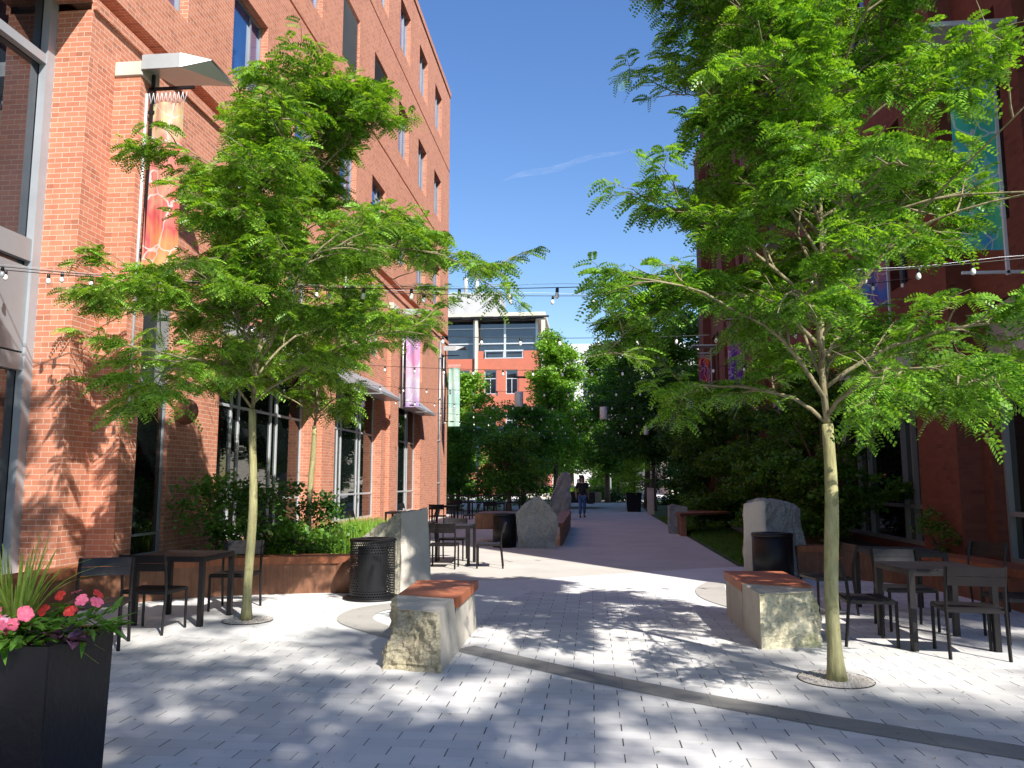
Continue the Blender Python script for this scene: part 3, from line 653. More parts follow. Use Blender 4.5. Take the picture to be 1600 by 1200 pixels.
# ------------------------------------------------------------------ stones
def stone_hex(root, name, base, top, faces, mats, cuts=3, amp=0.03, seed=0, freq=2.5, soft=0):
    """base/top: 4 (x,y,z) each. faces: material index for [front(0-1), right(1-2), back(2-3), left(3-0), top, bottom]; index 1 = sawn"""
    bm = bmesh.new(); vs = [bm.verts.new(p) for p in base]+[bm.verts.new(p) for p in top]
    quads = [(0, 1, 5, 4), (1, 2, 6, 5), (2, 3, 7, 6), (3, 0, 4, 7), (4, 5, 6, 7), (3, 2, 1, 0)]
    for q, mi in zip(quads, faces): f = bm.faces.new([vs[i] for i in q]); f.material_index = mi
    for k in range(cuts): bmesh.ops.subdivide_edges(bm, edges=bm.edges[:], cuts=1, use_grid_fill=True)
    if soft:
        sv = [v for v in bm.verts if v.co.z > .01]
        for k in range(soft): bmesh.ops.smooth_vert(bm, verts=sv, factor=.5, use_axis_x=True, use_axis_y=True, use_axis_z=True)
    bm.normal_update(); mv = []
    for v in bm.verts:
        ms = {f.material_index for f in v.link_faces}; bottom = v.co.z < 0.01
        rough = (ms == {0}) or (ms == {2}) ; k = 1.0 if rough else (0.3 if (0 in ms or 2 in ms) else 0.03)
        if bottom: k *= 0.4
        p = v.co*freq+Vector((seed, seed, seed))
        d = noise.fractal(p, 0.7, 2.1, 5)*0.9+abs(noise.noise(p*2.3))*-0.5
        c = noise.cell(p*2.2)*0.25
        off = v.normal*(d+c)*amp*k
        if bottom: off.z = 0
        mv.append((v, off))
    for v, o in mv: v.co += o
    bmesh.ops.recalc_face_normals(bm, faces=bm.faces[:])
    me = bpy.data.meshes.new(name); bm.to_mesh(me); bm.free()
    for m in mats: me.materials.append(m)
    for p in me.polygons: p.use_smooth = False
    o = bpy.data.objects.new(name, me); COL.objects.link(o)
    if root is not None: o.parent = root
    return o
def Q(pts, z): return [(x, y, z) if not hasattr(z, '__len__') else (x, y, z[i]) for i, (x, y) in enumerate(pts)]
# left bench
bl = empty('stone_bench', (0, 0, 0), 0, 'left granite block bench with rough front and rust red seat', 'bench', 'granite block benches with rust red seats')
stone_hex(bl, 'stone_block', Q([(-1.80, 6.90), (-1.27, 6.82), (-1.265, 7.70), (-1.95, 7.86)], 0), [(-1.70, 7.02, .50), (-1.30, 6.86, .49), (-1.30, 7.58, .505), (-1.88, 7.78, .505)], [0, 1, 1, 0, 1, 0], [M['rough'], M['sawn']], 5, 0.065, 3, 3.5)
stone_hex(bl, 'stone_base', Q([(-1.90, 7.80), (-1.27, 7.64), (-1.265, 8.86), (-1.93, 8.88)], 0), Q([(-1.88, 7.80), (-1.29, 7.64), (-1.29, 8.86), (-1.90, 8.88)], .415), [0, 1, 1, 0, 1, 0], [M['rough'], M['sawn']], 4, 0.02, 8)
s = MB(); s.mesh([(-1.885, 7.80, .42), (-1.262, 7.595, .42), (-1.262, 8.96, .42), (-1.925, 8.92, .42), (-1.885, 7.80, .51), (-1.262, 7.595, .51), (-1.262, 8.96, .51), (-1.925, 8.92, .51)],
      [(0, 3, 2, 1), (4, 5, 6, 7), (0, 1, 5, 4), (1, 2, 6, 5), (2, 3, 7, 6), (3, 0, 4, 7)]); s.build('seat', M['seat_wood'], bl)
br = empty('stone_bench', (0, 0, 0), 0, 'right granite block bench with mossy front corner beside the right tree', 'bench', 'granite block benches with rust red seats')
stone_hex(br, 'stone_block', Q([(1.60, 8.06), (2.20, 8.24), (2.34, 8.75), (1.60, 9.0)], 0), [(1.61, 8.13, .515), (2.17, 8.36, .52), (2.28, 8.72, .50), (1.60, 8.97, .51)], [0, 0, 1, 1, 1, 0], [M['rough_green'], M['sawn']], 5, 0.05, 21, 3.2)
stone_hex(br, 'stone_base', Q([(1.60, 9.0), (2.34, 8.8), (2.30, 10.05), (1.60, 10.05)], 0), Q([(1.60, 9.0), (2.30, 8.8), (2.28, 10.05), (1.60, 10.05)], .415), [0, 1, 1, 1, 1, 0], [M['rough'], M['sawn']], 4, 0.02, 33)
s = MB(); pts = [(1.592, 8.99), (2.27, 8.76), (2.31, 9.3), (2.30, 10.16), (1.592, 10.13)]; s.poly_prism(pts, .42, .515); s.build('seat', M['seat_wood'], br)
# standing stones
def standing(name, label, base, top, faces, mats, amp, seed, cuts=5, soft=0):
    o = stone_hex(None, name, base, top, faces, mats, cuts, amp, seed, 2.2, soft); return tag(o, label, 'rock', 'standing granite stones')
standing('standing_stone', 'pale standing stone with sloping back behind the perforated litter bin', Q([(-3.66, 11.75), (-2.74, 11.48), (-2.37, 11.98), (-3.1, 12.6)], 0), [(-3.62, 11.9, .70), (-2.80, 11.72, 1.15), (-2.47, 12.06, 1.22), (-3.05, 12.5, .85)], [0, 1, 0, 0, 0, 0], [M['rough_lichen'], M['sawn']], 0.045, 5, soft=7)
standing('standing_stone', 'rounded blue grey standing stone behind the plain dark litter bin', Q([(2.50, 13.98), (2.90, 13.66), (3.74, 14.25), (3.2, 15.0)], 0), [(2.55, 14.05, 1.27), (2.86, 13.86, 1.31), (3.60, 14.35, 1.22), (3.0, 14.9, 1.30)], [1, 0, 0, 0, 0, 0], [M['rough_grey'], M['sawn']], 0.05, 17, soft=26)
def prism_stone(name, label, prof, y, dep, skew, mats, amp, seed, cuts=3):
    bm = bmesh.new(); n = len(prof)
    f0 = [bm.verts.new((x, y+skew*(x-prof[0][0]), z)) for x, z in prof]; f1 = [bm.verts.new((prof[0][0]*.3+x*.7+.05, y+dep+skew*(x-prof[0][0]), z*.93)) for x, z in prof]
    bm.faces.new(f0); bm.faces.new(f1[::-1])
    for i in range(n): bm.faces.new([f0[(i+1) % n], f0[i], f1[i], f1[(i+1) % n]])
    bmesh.ops.triangulate(bm, faces=bm.faces[:])
    for k in range(cuts): bmesh.ops.subdivide_edges(bm, edges=bm.edges[:], cuts=1, use_grid_fill=True)
    bm.normal_update()
    offs = [(v, v.normal*(noise.fractal(v.co*2.5+Vector((seed,)*3), 0.8, 2.1, 4))*amp*(0.2 if v.co.z < .02 else 1)) for v in bm.verts]
    for v, o in offs: v.co += o
    bmesh.ops.recalc_face_normals(bm, faces=bm.faces[:]); me = bpy.data.meshes.new(name); bm.to_mesh(me); bm.free()
    for m in mats: me.materials.append(m)
    o = bpy.data.objects.new(name, me); COL.objects.link(o); return tag(o, label, 'rock', 'standing granite stones')
prism_stone('standing_stone', 'broad pointed grey stone beside the black bin mid plaza', [(-1.80, 0), (-.86, 0), (-.84, .80), (-1.06, 1.06), (-1.28, 1.28), (-1.40, 1.24), (-1.82, .82)], 19.5, 0.55, -.12, [M['rough_grey']], 0.07, 2)
prism_stone('standing_stone', 'tall leaning grey stone next to the walking person', [(-1.95, 0), (-.86, 0), (-.84, 1.9), (-1.0, 2.02), (-1.22, 1.92), (-1.6, 1.1)], 33.6, 0.7, .05, [M['rough_grey']], 0.09, 9)
prism_stone('standing_stone', 'thin upright slab at the right path edge beyond the low stone', [(2.66, 0), (2.98, 0), (2.96, 1.28), (2.66, 1.30)], 39.0, 0.9, 0, [M['sawn']], 0.03, 4, 2)
prism_stone('standing_stone', 'low rounded stone with rusty ledge at the right path edge', [(2.36, 0), (2.62, 0), (2.95, .62), (2.92, .82), (2.5, .92), (2.36, .88)], 25.2, 0.9, 0, [M['rough_grey']], 0.05, 6)
b = MB(); b.poly_prism([(2.55, 23.9), (4.3, 25.6), (4.1, 26.8), (2.62, 26.9)], .60, .66); o = b.build('ledge_bench', M['corten']); tag(o, 'thin rusty steel ledge seat cantilevered behind the low right stone', 'bench')
c = MB(); c.poly_prism([(2.60, 24.1), (2.75, 24.05), (2.80, 26.5), (2.65, 26.6)], 0, .599); c.build('support', M['corten_dark'], o)
o = MB().box(-1.05, -.72, 20.15, 28.5, .46, .56).build('ledge_bench', M['corten']); tag(o, 'long dark rusty bench running along the left path edge', 'bench')
MB().box(-.80, -.74, 20.2, 28.4, 0, .459).build('support', M['corten_dark'], o)
o = MB().box(-3.0, -1.9, 20.6, 22.2, .38, .78, .02).build('ledge_bench', M['corten_dark']); tag(o, 'chunky cantilevered rusty bench end behind the mid plaza bin', 'bench')
MB().box(-2.5, -2.0, 20.9, 22.0, 0, .379).build('support', M['metal_dark'], o)

# corten planter walls
def wallrun(name, label, line, h, capw, th=0.04):
    pts = [Vector((x, y, 0)) for x, y in line]; dens = []
    for i in range(len(pts)-1):
        p0 = pts[max(i-1, 0)]; p1 = pts[i]; p2 = pts[i+1]; p3 = pts[min(i+2, len(pts)-1)]
        for k in range(6):
            t = k/6; dens.append(0.5*((2*p1)+(p2-p0)*t+(2*p0-5*p1+4*p2-p3)*t*t+(3*p1-p0-3*p2+p3)*t**3))
    dens.append(pts[-1]); nr = []
    for i in range(len(dens)):
        t = (dens[min(i+1, len(dens)-1)]-dens[max(i-1, 0)]).normalized(); nr.append(Vector((-t.y, t.x, 0)))
    def strip(o0, o1, z0, z1, nm, mat, par=None):
        b = MB(); k = len(dens); vs = []
        for p, n in zip(dens, nr):
            a = p+n*o0; c = p+n*o1; vs += [(a.x, a.y, z0), (c.x, c.y, z0), (c.x, c.y, z1), (a.x, a.y, z1)]
        fs = [(0, 1, 2, 3), (4*k-4, 4*k-1, 4*k-2, 4*k-3)]
        for i in range(k-1):
            for j in range(4): fs.append((4*i+j, 4*i+4+j, 4*i+4+(j+1) % 4, 4*i+(j+1) % 4))
        b.mesh(vs, fs); return b.build(nm, mat, par)
    root = empty(name, (0, 0, 0), 0, label, 'planter', 'curved rusty steel planter walls')
    strip(0.0, 0.08, 0, h-.10, 'wall', M['corten_dark'], root); strip(-.03, capw, h-.10+.001, h, 'seat', M['corten'], root); return root
wallrun('planter_wall', 'curved rusty steel planter edge behind the left cafe table', [(-3.45, 11.50), (-4.0, 11.42), (-4.9, 11.12), (-5.6, 10.72), (-6.1, 10.2), (-6.35, 9.5), (-6.42, 8.0), (-6.45, 6.0), (-6.45, 3.0)][::-1], .52, .42)
wallrun('planter_wall', 'curved rusty steel planter edge behind the right cafe tables', [(3.42, 14.0), (4.0, 13.92), (4.7, 13.4), (5.05, 12.5), (5.2, 11.2), (5.25, 9.5), (5.25, 8.0)][::-1], .52, .42) if False else \
wallrun('planter_wall', 'curved rusty steel planter edge behind the right cafe tables', [(3.42, 14.0), (4.0, 13.92), (4.7, 13.4), (5.05, 12.5), (5.2, 11.2), (5.25, 9.5), (5.25, 8.0)], .52, .42)
b = MB(); b.lathe([(0.06, .0), (.30, .0), (.30, .44), (.06, .44)], 20, (-3.52, 11.72, 0)); 
o = b.build('planter_end', M['corten_dark']); tag(o, 'rounded rusty steel end of the left planter beside the perforated bin', 'planter')
# beds
sheet('planting_bed', [(-6.9, 3), (-6.6, 3), (-6.5, 9.5), (-6.3, 10.35), (-5.5, 11.0), (-4.6, 11.35), (-3.5, 11.65), (-3.5, 12.6), (-4.1, 17.5), (-5.0, 20.5), (-6.9, 20.5)], .30, M['soil'])
sheet('planting_bed', [(3.5, 14.2), (4.1, 14.1), (4.9, 13.5), (5.3, 12.5), (5.4, 8), (6.0, 8), (6.0, 24), (4.0, 24), (3.6, 16)], .28, M['soil'])
b = MB(); b.box(-6.9, -3.5, 12.6, 12.66, 0, .3) if False else None
tag(MB().poly_prism([(-3.5, 11.8), (-3.42, 11.8), (-3.42, 12.7), (-4.0, 17.6), (-4.9, 20.6), (-5.0, 20.5), (-4.1, 17.5), (-3.5, 12.6)], 0, .34).build('bed_kerb', M['corten_dark']), kind='structure')
sheet('lawn_ground', [(2.80, 15.75), (6.0, 15.9), (6.0, 41.5), (2.84, 41.5)], .012, M['turf'])

# ------------------------------------------------------------------ grass
def blades(name, pts, hmin, hmax, wd, mat, seed, label, cat, lean=0.35, segs=2):
    rg = np.random.default_rng(seed); P = np.array(pts); n = len(P); az = rg.uniform(0, 2*PI, n); h = rg.uniform(hmin, hmax, n); ln = rg.uniform(0.1, lean, n)*h
    d = np.stack([np.cos(az), np.sin(az), np.zeros(n)], 1); sd_ = np.stack([-np.sin(az), np.cos(az), np.zeros(n)], 1)*wd
    up = np.array([0, 0, 1.0]); m = P+d*(ln*.35)[:, None]+up*(h*.6)[:, None]; t = P+d*ln[:, None]+up*h[:, None]
    V = np.stack([P-sd_, P+sd_, m+sd_*.7, m-sd_*.7, m-sd_*.7, m+sd_*.7, t+sd_*.08, t-sd_*.08], 1)
    return tag(np_mesh(name, V, 4, mat), label, cat, kind='stuff')
rg = np.random.default_rng(5)
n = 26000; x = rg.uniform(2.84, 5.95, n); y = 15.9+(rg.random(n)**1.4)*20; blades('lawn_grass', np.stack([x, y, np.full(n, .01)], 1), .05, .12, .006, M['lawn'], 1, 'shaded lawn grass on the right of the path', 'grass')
n = 5200; x = rg.uniform(-5.9, -4.25, n); y = rg.uniform(13.3, 19.5, n); k = (x < -3.6-(y-12.6)*.12) & (x > -6.2); blades('bed_grass', np.stack([x, y, np.full(n, .30)], 1)[k], .25, .5, .008, M['grass'], 2, 'bright ornamental grass sunlit in the left planting bed', 'grass', .5)

# ------------------------------------------------------------------ tree crowns
def quads_leaf(C, A, U, ln, wd):
    """C centre, A axis, U side (unit) -> diamond leaves"""
    a = A*ln[:, None]; u = U*wd[:, None]
    return np.stack([C, C+a*.45+u, C+a, C+a*.45-u], 1)
def norm(v): return v/np.maximum(np.linalg.norm(v, axis=1, keepdims=True), 1e-9)

def frond_mesh(B, D, N, L, pairs=7, lw=0.20, ll=0.28):
    """B base points, D directions, N up-ish normals, L lengths -> pinnate leaflets"""
    D = norm(D); S = norm(np.cross(D, N)); N = norm(np.cross(S, D)); out = []
    for k in range(pairs):
        t = 0.12+0.88*k/(pairs-1); droop = -0.38*t*t
        c = B+D*(L*t)[:, None]+np.array([0, 0, 1])*(L*droop)[:, None]; f = math.sin(PI*(0.18+0.76*t))*0.55+0.45
        for sgn in (1, -1):
            ax = norm(S*sgn*0.9+D*0.42+N*-0.12); out.append(quads_leaf(c, ax, norm(np.cross(ax, N)), L*ll*f, L*lw*0.36*np.ones_like(L)))
    return np.concatenate(out, 0)

def locust(name, label, base, H, fork, spread, limbs, seed, leafmat, trunk_r, lean=(0, 0), density=1.0, frl=(.15, .24), low=None, leader=True, zlo=None, group=None, pairs=8, gap=-.10, gapf=2.1):
    rr = R(seed); root = empty(name, (base[0], base[1], 0), 0, label, 'tree', group or 'honey locust trees in the plaza'); B = Vector((0, 0, 0))
    tk = MB(); pts = []; rad = []
    n = 17
    for i in range(n):
        t = i/(n-1); z = fork*t; pts.append(Vector((lean[0]*t+0.016*math.sin(7*t+seed), lean[1]*t+0.014*math.cos(5*t+seed), z))); rad.append(trunk_r*(1.45-0.38*min(1, t*9)-0.20*t+.05*math.sin(9*t+seed)))
    tk.tube(pts, rad, 12); top = pts[-1]
    tk.build('trunk', M['bark_locust'], root)
    bm_ = MB(); FB = []; FD = []; FN = []; FL = []
    def branch(p0, d0, L, r0, curve_up, wob, nseg):
        pts = [p0.copy()]; d = d0.normalized(); rad = [r0]
        for i in range(nseg):
            d = (d+Vector((rr.gauss(0, wob), rr.gauss(0, wob), rr.gauss(0, wob)+curve_up))).normalized()
            pts.append(pts[-1]+d*(L/nseg)); rad.append(r0*(1-0.85*(i+1)/nseg)+0.0015)
        return pts, rad
    def sample(pts, t):
        x = t*(len(pts)-1); i = min(int(x), len(pts)-2); f = x-i; return pts[i].lerp(pts[i+1], f), (pts[i+1]-pts[i]).normalized()
    def fronds_on(pts, n):
        for k in range(n):
            t = rr.uniform(0.1, 1.0); p, d = sample(pts, t)
            if noise.noise((p+Vector((base[0]*3, seed, 0)))*gapf) < gap: continue
            sgn = 1 if k % 2 else -1; side = d.cross(Vector((0, 0, 1))); side = side.normalized() if side.length > .05 else Vector((1, 0, 0))
            f = (d*rr.uniform(.2, .8)+side*sgn*rr.uniform(.5, 1)+Vector((0, 0, rr.uniform(-.35, .35)))).normalized()
            FB.append(p); FD.append(f); FN.append(Vector((rr.gauss(0, .8), rr.gauss(0, .8), 1))); FL.append(rr.uniform(*frl))
    # leader
    stems = []
    lp, lr = branch(top, Vector((0.02, 0.02, 1)), H-fork-0.3, trunk_r*.5, 0.0, .07, 10); bm_.tube(lp, lr, 7); stems.append((lp, H-fork, trunk_r*.5))
    for i in range(limbs):
        t = (i/limbs)**1.15*0.86; p, _ = sample(lp, t); az = i*2.39996+seed+rr.uniform(-.3, .3)
        zt = p.z
        frac = (zt-fork)/(H-fork)
        reach = spread*(0.62+1.1*frac-1.55*frac*frac)*rr.uniform(.82, 1.1) if low is None else spread*low(frac, az)*rr.uniform(.85, 1.1)
        el = rr.uniform(.50 if frac > .12 else .66, 1.0) + 0.35*frac; L = reach*1.22
        d = Vector((math.cos(az)*math.cos(el), math.sin(az)*math.cos(el), math.sin(el)))
        bp, brd = branch(p, d, max(L, .6), trunk_r*(.33-.15*frac), -0.10*(1.3-frac), .10, 10); bm_.tube(bp, brd, 6); stems.append((bp, L, trunk_r*.3))
        if i % 4 == 0: fronds_on(bp[:3], 2)
    for bp, L, r in stems:
        ns = int((5+L*5.2)*density**.5)
        for k in range(ns):
            t = 0.22+0.78*(k+rr.random())/ns; p, d = sample(bp, t)
            side = d.cross(Vector((rr.gauss(0, .3), rr.gauss(0, .3), 1))); side = side.normalized() if side.length > .05 else Vector((1, 0, 0)); sgn = 1 if k % 2 else -1
            az = rr.uniform(-.7, .7); dd = (d*rr.uniform(.3, .9)+side*sgn*rr.uniform(.5, 1)+Vector((0, 0, rr.uniform(-.15, .65)))).normalized()
            l2 = rr.uniform(.35, .85)*(1.15-.5*t)*(0.6+0.2*min(L, 3))
            sp, sr = branch(p, dd, l2, .008+.004*(1-t), -.03, .10, 5)
            if noise.noise((sp[3]+Vector((base[0]*3, seed, 0)))*gapf) < gap-.06: continue
            bm_.tube(sp, sr, 4, False)
            nt = int((4+l2*11)*density**.5)
            for q in range(nt):
                tt = 0.15+.85*(q+rr.random())/nt; p2, d2 = sample(sp, tt); s2 = d2.cross(Vector((0, 0, 1))); s2 = s2.normalized() if s2.length > .05 else Vector((1, 0, 0))
                dd2 = (d2*rr.uniform(.4, 1)+s2*(1 if q % 2 else -1)*rr.uniform(.4, 1)+Vector((0, 0, rr.uniform(-.25, .2)))).normalized()
                tp, tr_ = branch(p2, dd2, rr.uniform(.16, .34), .003, -.06, .12, 3)
                if noise.noise((tp[1]+Vector((base[0]*3, seed, 0)))*gapf) < gap-.02: continue
                bm_.tube(tp, tr_, 3, False)
                fronds_on(tp, int(7*density**.3+rr.random()))
    bm_.build('branches', M['bark_branch'], root, uv=False)
    V = frond_mesh(np.array([tuple(v) for v in FB]), np.array([tuple(v) for v in FD]), np.array([tuple(v) for v in FN]), np.array(FL), pairs)
    np_mesh('crown', V, 4, leafmat, root); print(name, 'fronds', len(FB)); return root

def env_left(f, az):   # horizontal reach by height fraction of the attachment
    v = float(np.interp(f, [0, .12, .3, .45, .6, .8, 1], [1.85, 2.3, 2.1, 1.55, 1.05, .6, .3])); c = math.cos(az); return v*(1.1 if abs(c) > .6 else .85)*(.68 if c < -.2 and .15 < f < .7 else 1)*(.8 if c > .3 and f > .45 else 1)
locust('honey_locust', 'young honey locust with feathery leaves beside the left cafe table', (-3.97, 9.12), 7.3, 2.45, 1.08, 32, 4, M['leaf_locust'], .050, (-.02, 0), 1.3, (.11, .19), env_left, pairs=7, gap=-.05, gapf=1.7)
def env_right(f, az):
    v = float(np.interp(f, [0, .12, .3, .5, .7, .85, 1], [1.8, 2.1, 2.05, 1.9, 1.5, 1.0, .5])); c = math.cos(az); return v*(.95 if c < -.3 else .9)
locust('honey_locust', 'larger honey locust beside the right granite bench', (1.95, 6.92), 6.95, 2.08, .95, 38, 9, M['leaf_locust2'], .058, (.04, .02), 1.45, (.11, .185), env_right, pairs=7, gap=-.02, gapf=1.7)
locust('honey_locust', 'second left locust rising from the planting bed by the shrubs', (-5.1, 14.2), 5.3, 2.6, 1.35, 14, 14, M['leaf_locust'], .05, (.03, 0), .7, (.16, .26), None, pairs=6)
# trees out of frame: one by the left building, tall ones behind the camera that dapple the paving
locust('honey_locust', 'honey locust standing just outside the left edge of view', (-4.95, 4.3), 8.4, 5.0, 1.45, 13, 31, M['leaf_locust'], .07, (0, 0), .45, (.26, .38), None, pairs=6)

def bushy(name, label, base, trunk_h, trunk_r, clumps, leafmat, leaf, seed, cat='tree', bark='bark_dark', group=None, per=110, flat=0.6, limbs=True, crown='crown', fill=1.0):
    """clumps: list of (x,y,z,rx,ry,rz) local ellipsoids filled with many leaf sized faces"""
    rr = R(seed); rg = np.random.default_rng(seed); root = empty(name, (base[0], base[1], base[2] if len(base) > 2 else 0), 0, label, cat, group)
    if trunk_h > 0:
        t = MB(); topp = Vector((rr.uniform(-.1, .1)*trunk_h*.3, rr.uniform(-.1, .1)*trunk_h*.3, trunk_h))
        t.tube([(0, 0, -.02), (topp.x*.3, topp.y*.3, trunk_h*.3), (topp.x*.7, topp.y*.7, trunk_h*.7), topp], [trunk_r*1.3, trunk_r, trunk_r*.85, trunk_r*.7], 8)
        if limbs:
            for c in clumps[::max(1, len(clumps)//9)]:
                e = Vector(c[:3]); m = topp.lerp(e, .5)+Vector((rr.gauss(0, .15), rr.gauss(0, .15), -.1*trunk_h*.3)); t.tube([topp-Vector((0, 0, rr.uniform(0, .3)*trunk_h)), m, e], [trunk_r*.5, trunk_r*.32, trunk_r*.08], 5)
        t.build('trunk', M[bark], root)
    Cs = []; 
    for (x, y, z, rx, ry, rz) in clumps:
        vol = rx*ry*rz; sub = max(4, int(17*fill*(vol**.45)/ (leaf*3)**.6))
        for k in range(sub):
            v = np.array([rr.gauss(0, 1), rr.gauss(0, 1), rr.gauss(0, 1)]); v /= np.linalg.norm(v)+1e-9; q = rr.random()**.33
            c = np.array([x, y, z])+v*q*np.array([rx, ry, rz]); r = leaf*rr.uniform(1.8, 3.6)
            m = int(per*rr.uniform(.5, 1.2)*.25); w_ = rg.normal(0, 1, (m, 3)); w_ = norm(w_)*(rg.random((m, 1))**.5)
            Cs.append(c+w_*np.array([r, r, r*flat]))
    C = np.concatenate(Cs, 0); n = len(C); A = norm(rg.normal(0, 1, (n, 3))*np.array([1, 1, .55])); T = norm(rg.normal(0, 1, (n, 3))*np.array([.6, .6, 1])+np.array([0, 0, .6])); U = norm(np.cross(A, T))
    V = quads_leaf(C, A, U, leaf*rg.uniform(.7, 1.3, n), leaf*rg.uniform(.28, .5, n)); np_mesh(crown, V, 4, leafmat, root); print(name, n); return root
def dome(rx, ry, z0, z1, n, seed, cr=(.55, .95), pointy=0.0):
    rr = R(seed); out = []
    for i in range(n):
        a = rr.uniform(0, 2*PI); t = rr.random(); z = z0+(z1-z0)*t; s = math.sin(PI*(0.12+0.80*t))**.6; 
        if pointy: s = (1-t)**(.5)*pointy+(1-pointy)*s
        q = math.sqrt(rr.random())*.9; r = rr.uniform(*cr); out.append((math.cos(a)*rx*s*q, math.sin(a)*ry*s*q, z, r, r, r*.6))
    return out
SH = 'tall shade trees behind the viewer'
for i, (x, y, hz, rx, sd_) in enumerate(((8.2, -8.5, 14.5, 4.0, 1), (5.6, -6.4, 15.5, 3.0, 2), (15.3, -3.6, 15.5, 2.5, 3), (15.4, -10.9, 17.5, 3.2, 7))):
    bushy('shade_tree', ['broad shade tree outside the view nearest the right of the plaza', 'broad shade tree outside the view behind the camera', 'broad shade tree outside the view farthest to the right', 'tallest shade tree outside the view behind the others'][i], (x, y), hz*.55, .25, dome(rx, rx, hz-3.4, hz+2.2, 30, sd_, (.55, .95)), M['leaf_shade'], .15, 40+i, group=SH, per=135, fill=.76, limbs=False)

BG = 'trees beyond the plaza'
bushy('leafy_tree', 'sunlit yellow green tree just past the left building corner', (-8.6, 49), 3.0, .16, dome(3.4, 3.2, 2.2, 7.8, 40, 11, (.7, 1.2)), M['leaf_bright'], .17, 51, group=BG, fill=1.4)
bushy('leafy_tree', 'green tree behind the red figure and mid stone', (-4.6, 54), 3.0, .16, dome(2.6, 2.6, 1.6, 6.6, 34, 12, (.7, 1.1)), M['leaf_mid'], .17, 52, group=BG, fill=1.4)
bushy('leafy_tree', 'dark low tree left of the tall leaning stone', (-4.2, 41), 1.6, .12, dome(2.3, 1.8, 1.2, 4.4, 26, 13, (.5, .9)), M['leaf_mid'], .14, 53, group=BG, fill=1.0)
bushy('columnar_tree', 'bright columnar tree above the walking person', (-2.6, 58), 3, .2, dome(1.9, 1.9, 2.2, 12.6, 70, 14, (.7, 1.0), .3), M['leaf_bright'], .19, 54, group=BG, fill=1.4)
bushy('leafy_tree', 'green tree right of the bright columnar tree', (1.2, 61), 3, .2, dome(2.8, 2.4, 2.4, 11.6, 50, 15, (.8, 1.3), .2), M['leaf_mid'], .19, 55, group=BG, fill=1.4)
bushy('leafy_tree', 'broad spreading tree overhanging the far path', (3.4, 50), 3.4, .2, dome(3.8, 3.0, 3.2, 10.9, 66, 16, (.8, 1.3)), M['leaf_mid'], .17, 56, group=BG, fill=1.4)
bushy('leafy_tree', 'tall green tree near the far end of the right building', (6.2, 47), 3.4, .2, dome(3.2, 3.0, 3.6, 10.8, 50, 17, (.8, 1.3)), M['leaf_mid'], .17, 57, group=BG, fill=1.4)
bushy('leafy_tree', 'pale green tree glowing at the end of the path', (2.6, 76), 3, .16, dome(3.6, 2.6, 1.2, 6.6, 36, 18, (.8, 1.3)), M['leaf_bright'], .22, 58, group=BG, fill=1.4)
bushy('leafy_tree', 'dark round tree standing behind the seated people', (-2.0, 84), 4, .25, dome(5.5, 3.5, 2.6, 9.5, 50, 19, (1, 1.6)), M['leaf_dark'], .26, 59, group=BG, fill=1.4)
bushy('leafy_tree', 'wide tree far off behind the left corner trees', (-14, 70), 4, .25, dome(6, 4, 1.0, 9.0, 60, 20, (1, 1.7)), M['leaf_mid'], .26, 60, group=BG, fill=1.4)
bushy('leafy_tree', 'dark backdrop tree right of the path end', (9.5, 68), 4, .25, dome(6, 4, .8, 11.0, 60, 22, (1, 1.7)), M['leaf_dark'], .26, 61, group=BG, fill=1.4)
bushy('leafy_tree', 'low dark tree half hidden under the lantern left of the path', (-7.2, 43), 1.6, .12, dome(2.2, 1.8, .6, 4.4, 26, 23, (.5, .9)), M['leaf_mid'], .14, 62, group=BG, fill=1.4)
bushy('leafy_tree', 'dark tree whose crown hangs over the far path behind the small lantern', (3.4, 44.5), 3.2, .13, dome(3.4, 2.4, 2.9, 7.2, 46, 88, (.7, 1.1)), M['leaf_dark'], .14, 92, group=BG, fill=1.3)
bushy('shrub', 'dark hedge like shrub closing the right side of the path end', (5.2, 56), .2, .03, dome(2.2, 1.6, 0, 2.6, 24, 89, (.5, .8)), M['leaf_dark'], .15, 93, 'shrub', group='shrubs at the far end of the path')
MG = 'shaded maples along the right lawn'
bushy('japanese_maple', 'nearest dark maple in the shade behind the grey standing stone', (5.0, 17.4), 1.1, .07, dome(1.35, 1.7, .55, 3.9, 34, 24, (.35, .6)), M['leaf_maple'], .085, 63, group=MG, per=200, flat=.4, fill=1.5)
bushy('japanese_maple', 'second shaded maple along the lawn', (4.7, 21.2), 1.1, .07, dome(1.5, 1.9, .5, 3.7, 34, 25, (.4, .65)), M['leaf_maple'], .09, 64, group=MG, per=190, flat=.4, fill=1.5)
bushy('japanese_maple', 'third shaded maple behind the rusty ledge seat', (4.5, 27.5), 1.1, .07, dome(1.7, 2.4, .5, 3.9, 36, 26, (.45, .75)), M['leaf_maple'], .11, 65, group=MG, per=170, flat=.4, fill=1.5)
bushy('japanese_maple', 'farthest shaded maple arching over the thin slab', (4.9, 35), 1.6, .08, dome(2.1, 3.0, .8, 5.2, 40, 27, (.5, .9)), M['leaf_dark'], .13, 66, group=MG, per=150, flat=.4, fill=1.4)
SG = 'shrubs in the planting beds'
bushy('shrub', 'large dark shrub against the left wall behind the cafe table', (-6.05, 12.6, .3), .5, .03, dome(.75, .75, .1, 1.35, 20, 28, (.2, .35)), M['leaf_mid'], .075, 67, 'shrub', group=SG)
bushy('shrub', 'glossy shrub in the middle of the left planting bed', (-5.3, 12.7, .3), .5, .03, dome(.7, .65, .05, 1.3, 20, 29, (.2, .35)), M['leaf_dark'], .075, 68, 'shrub', group=SG)
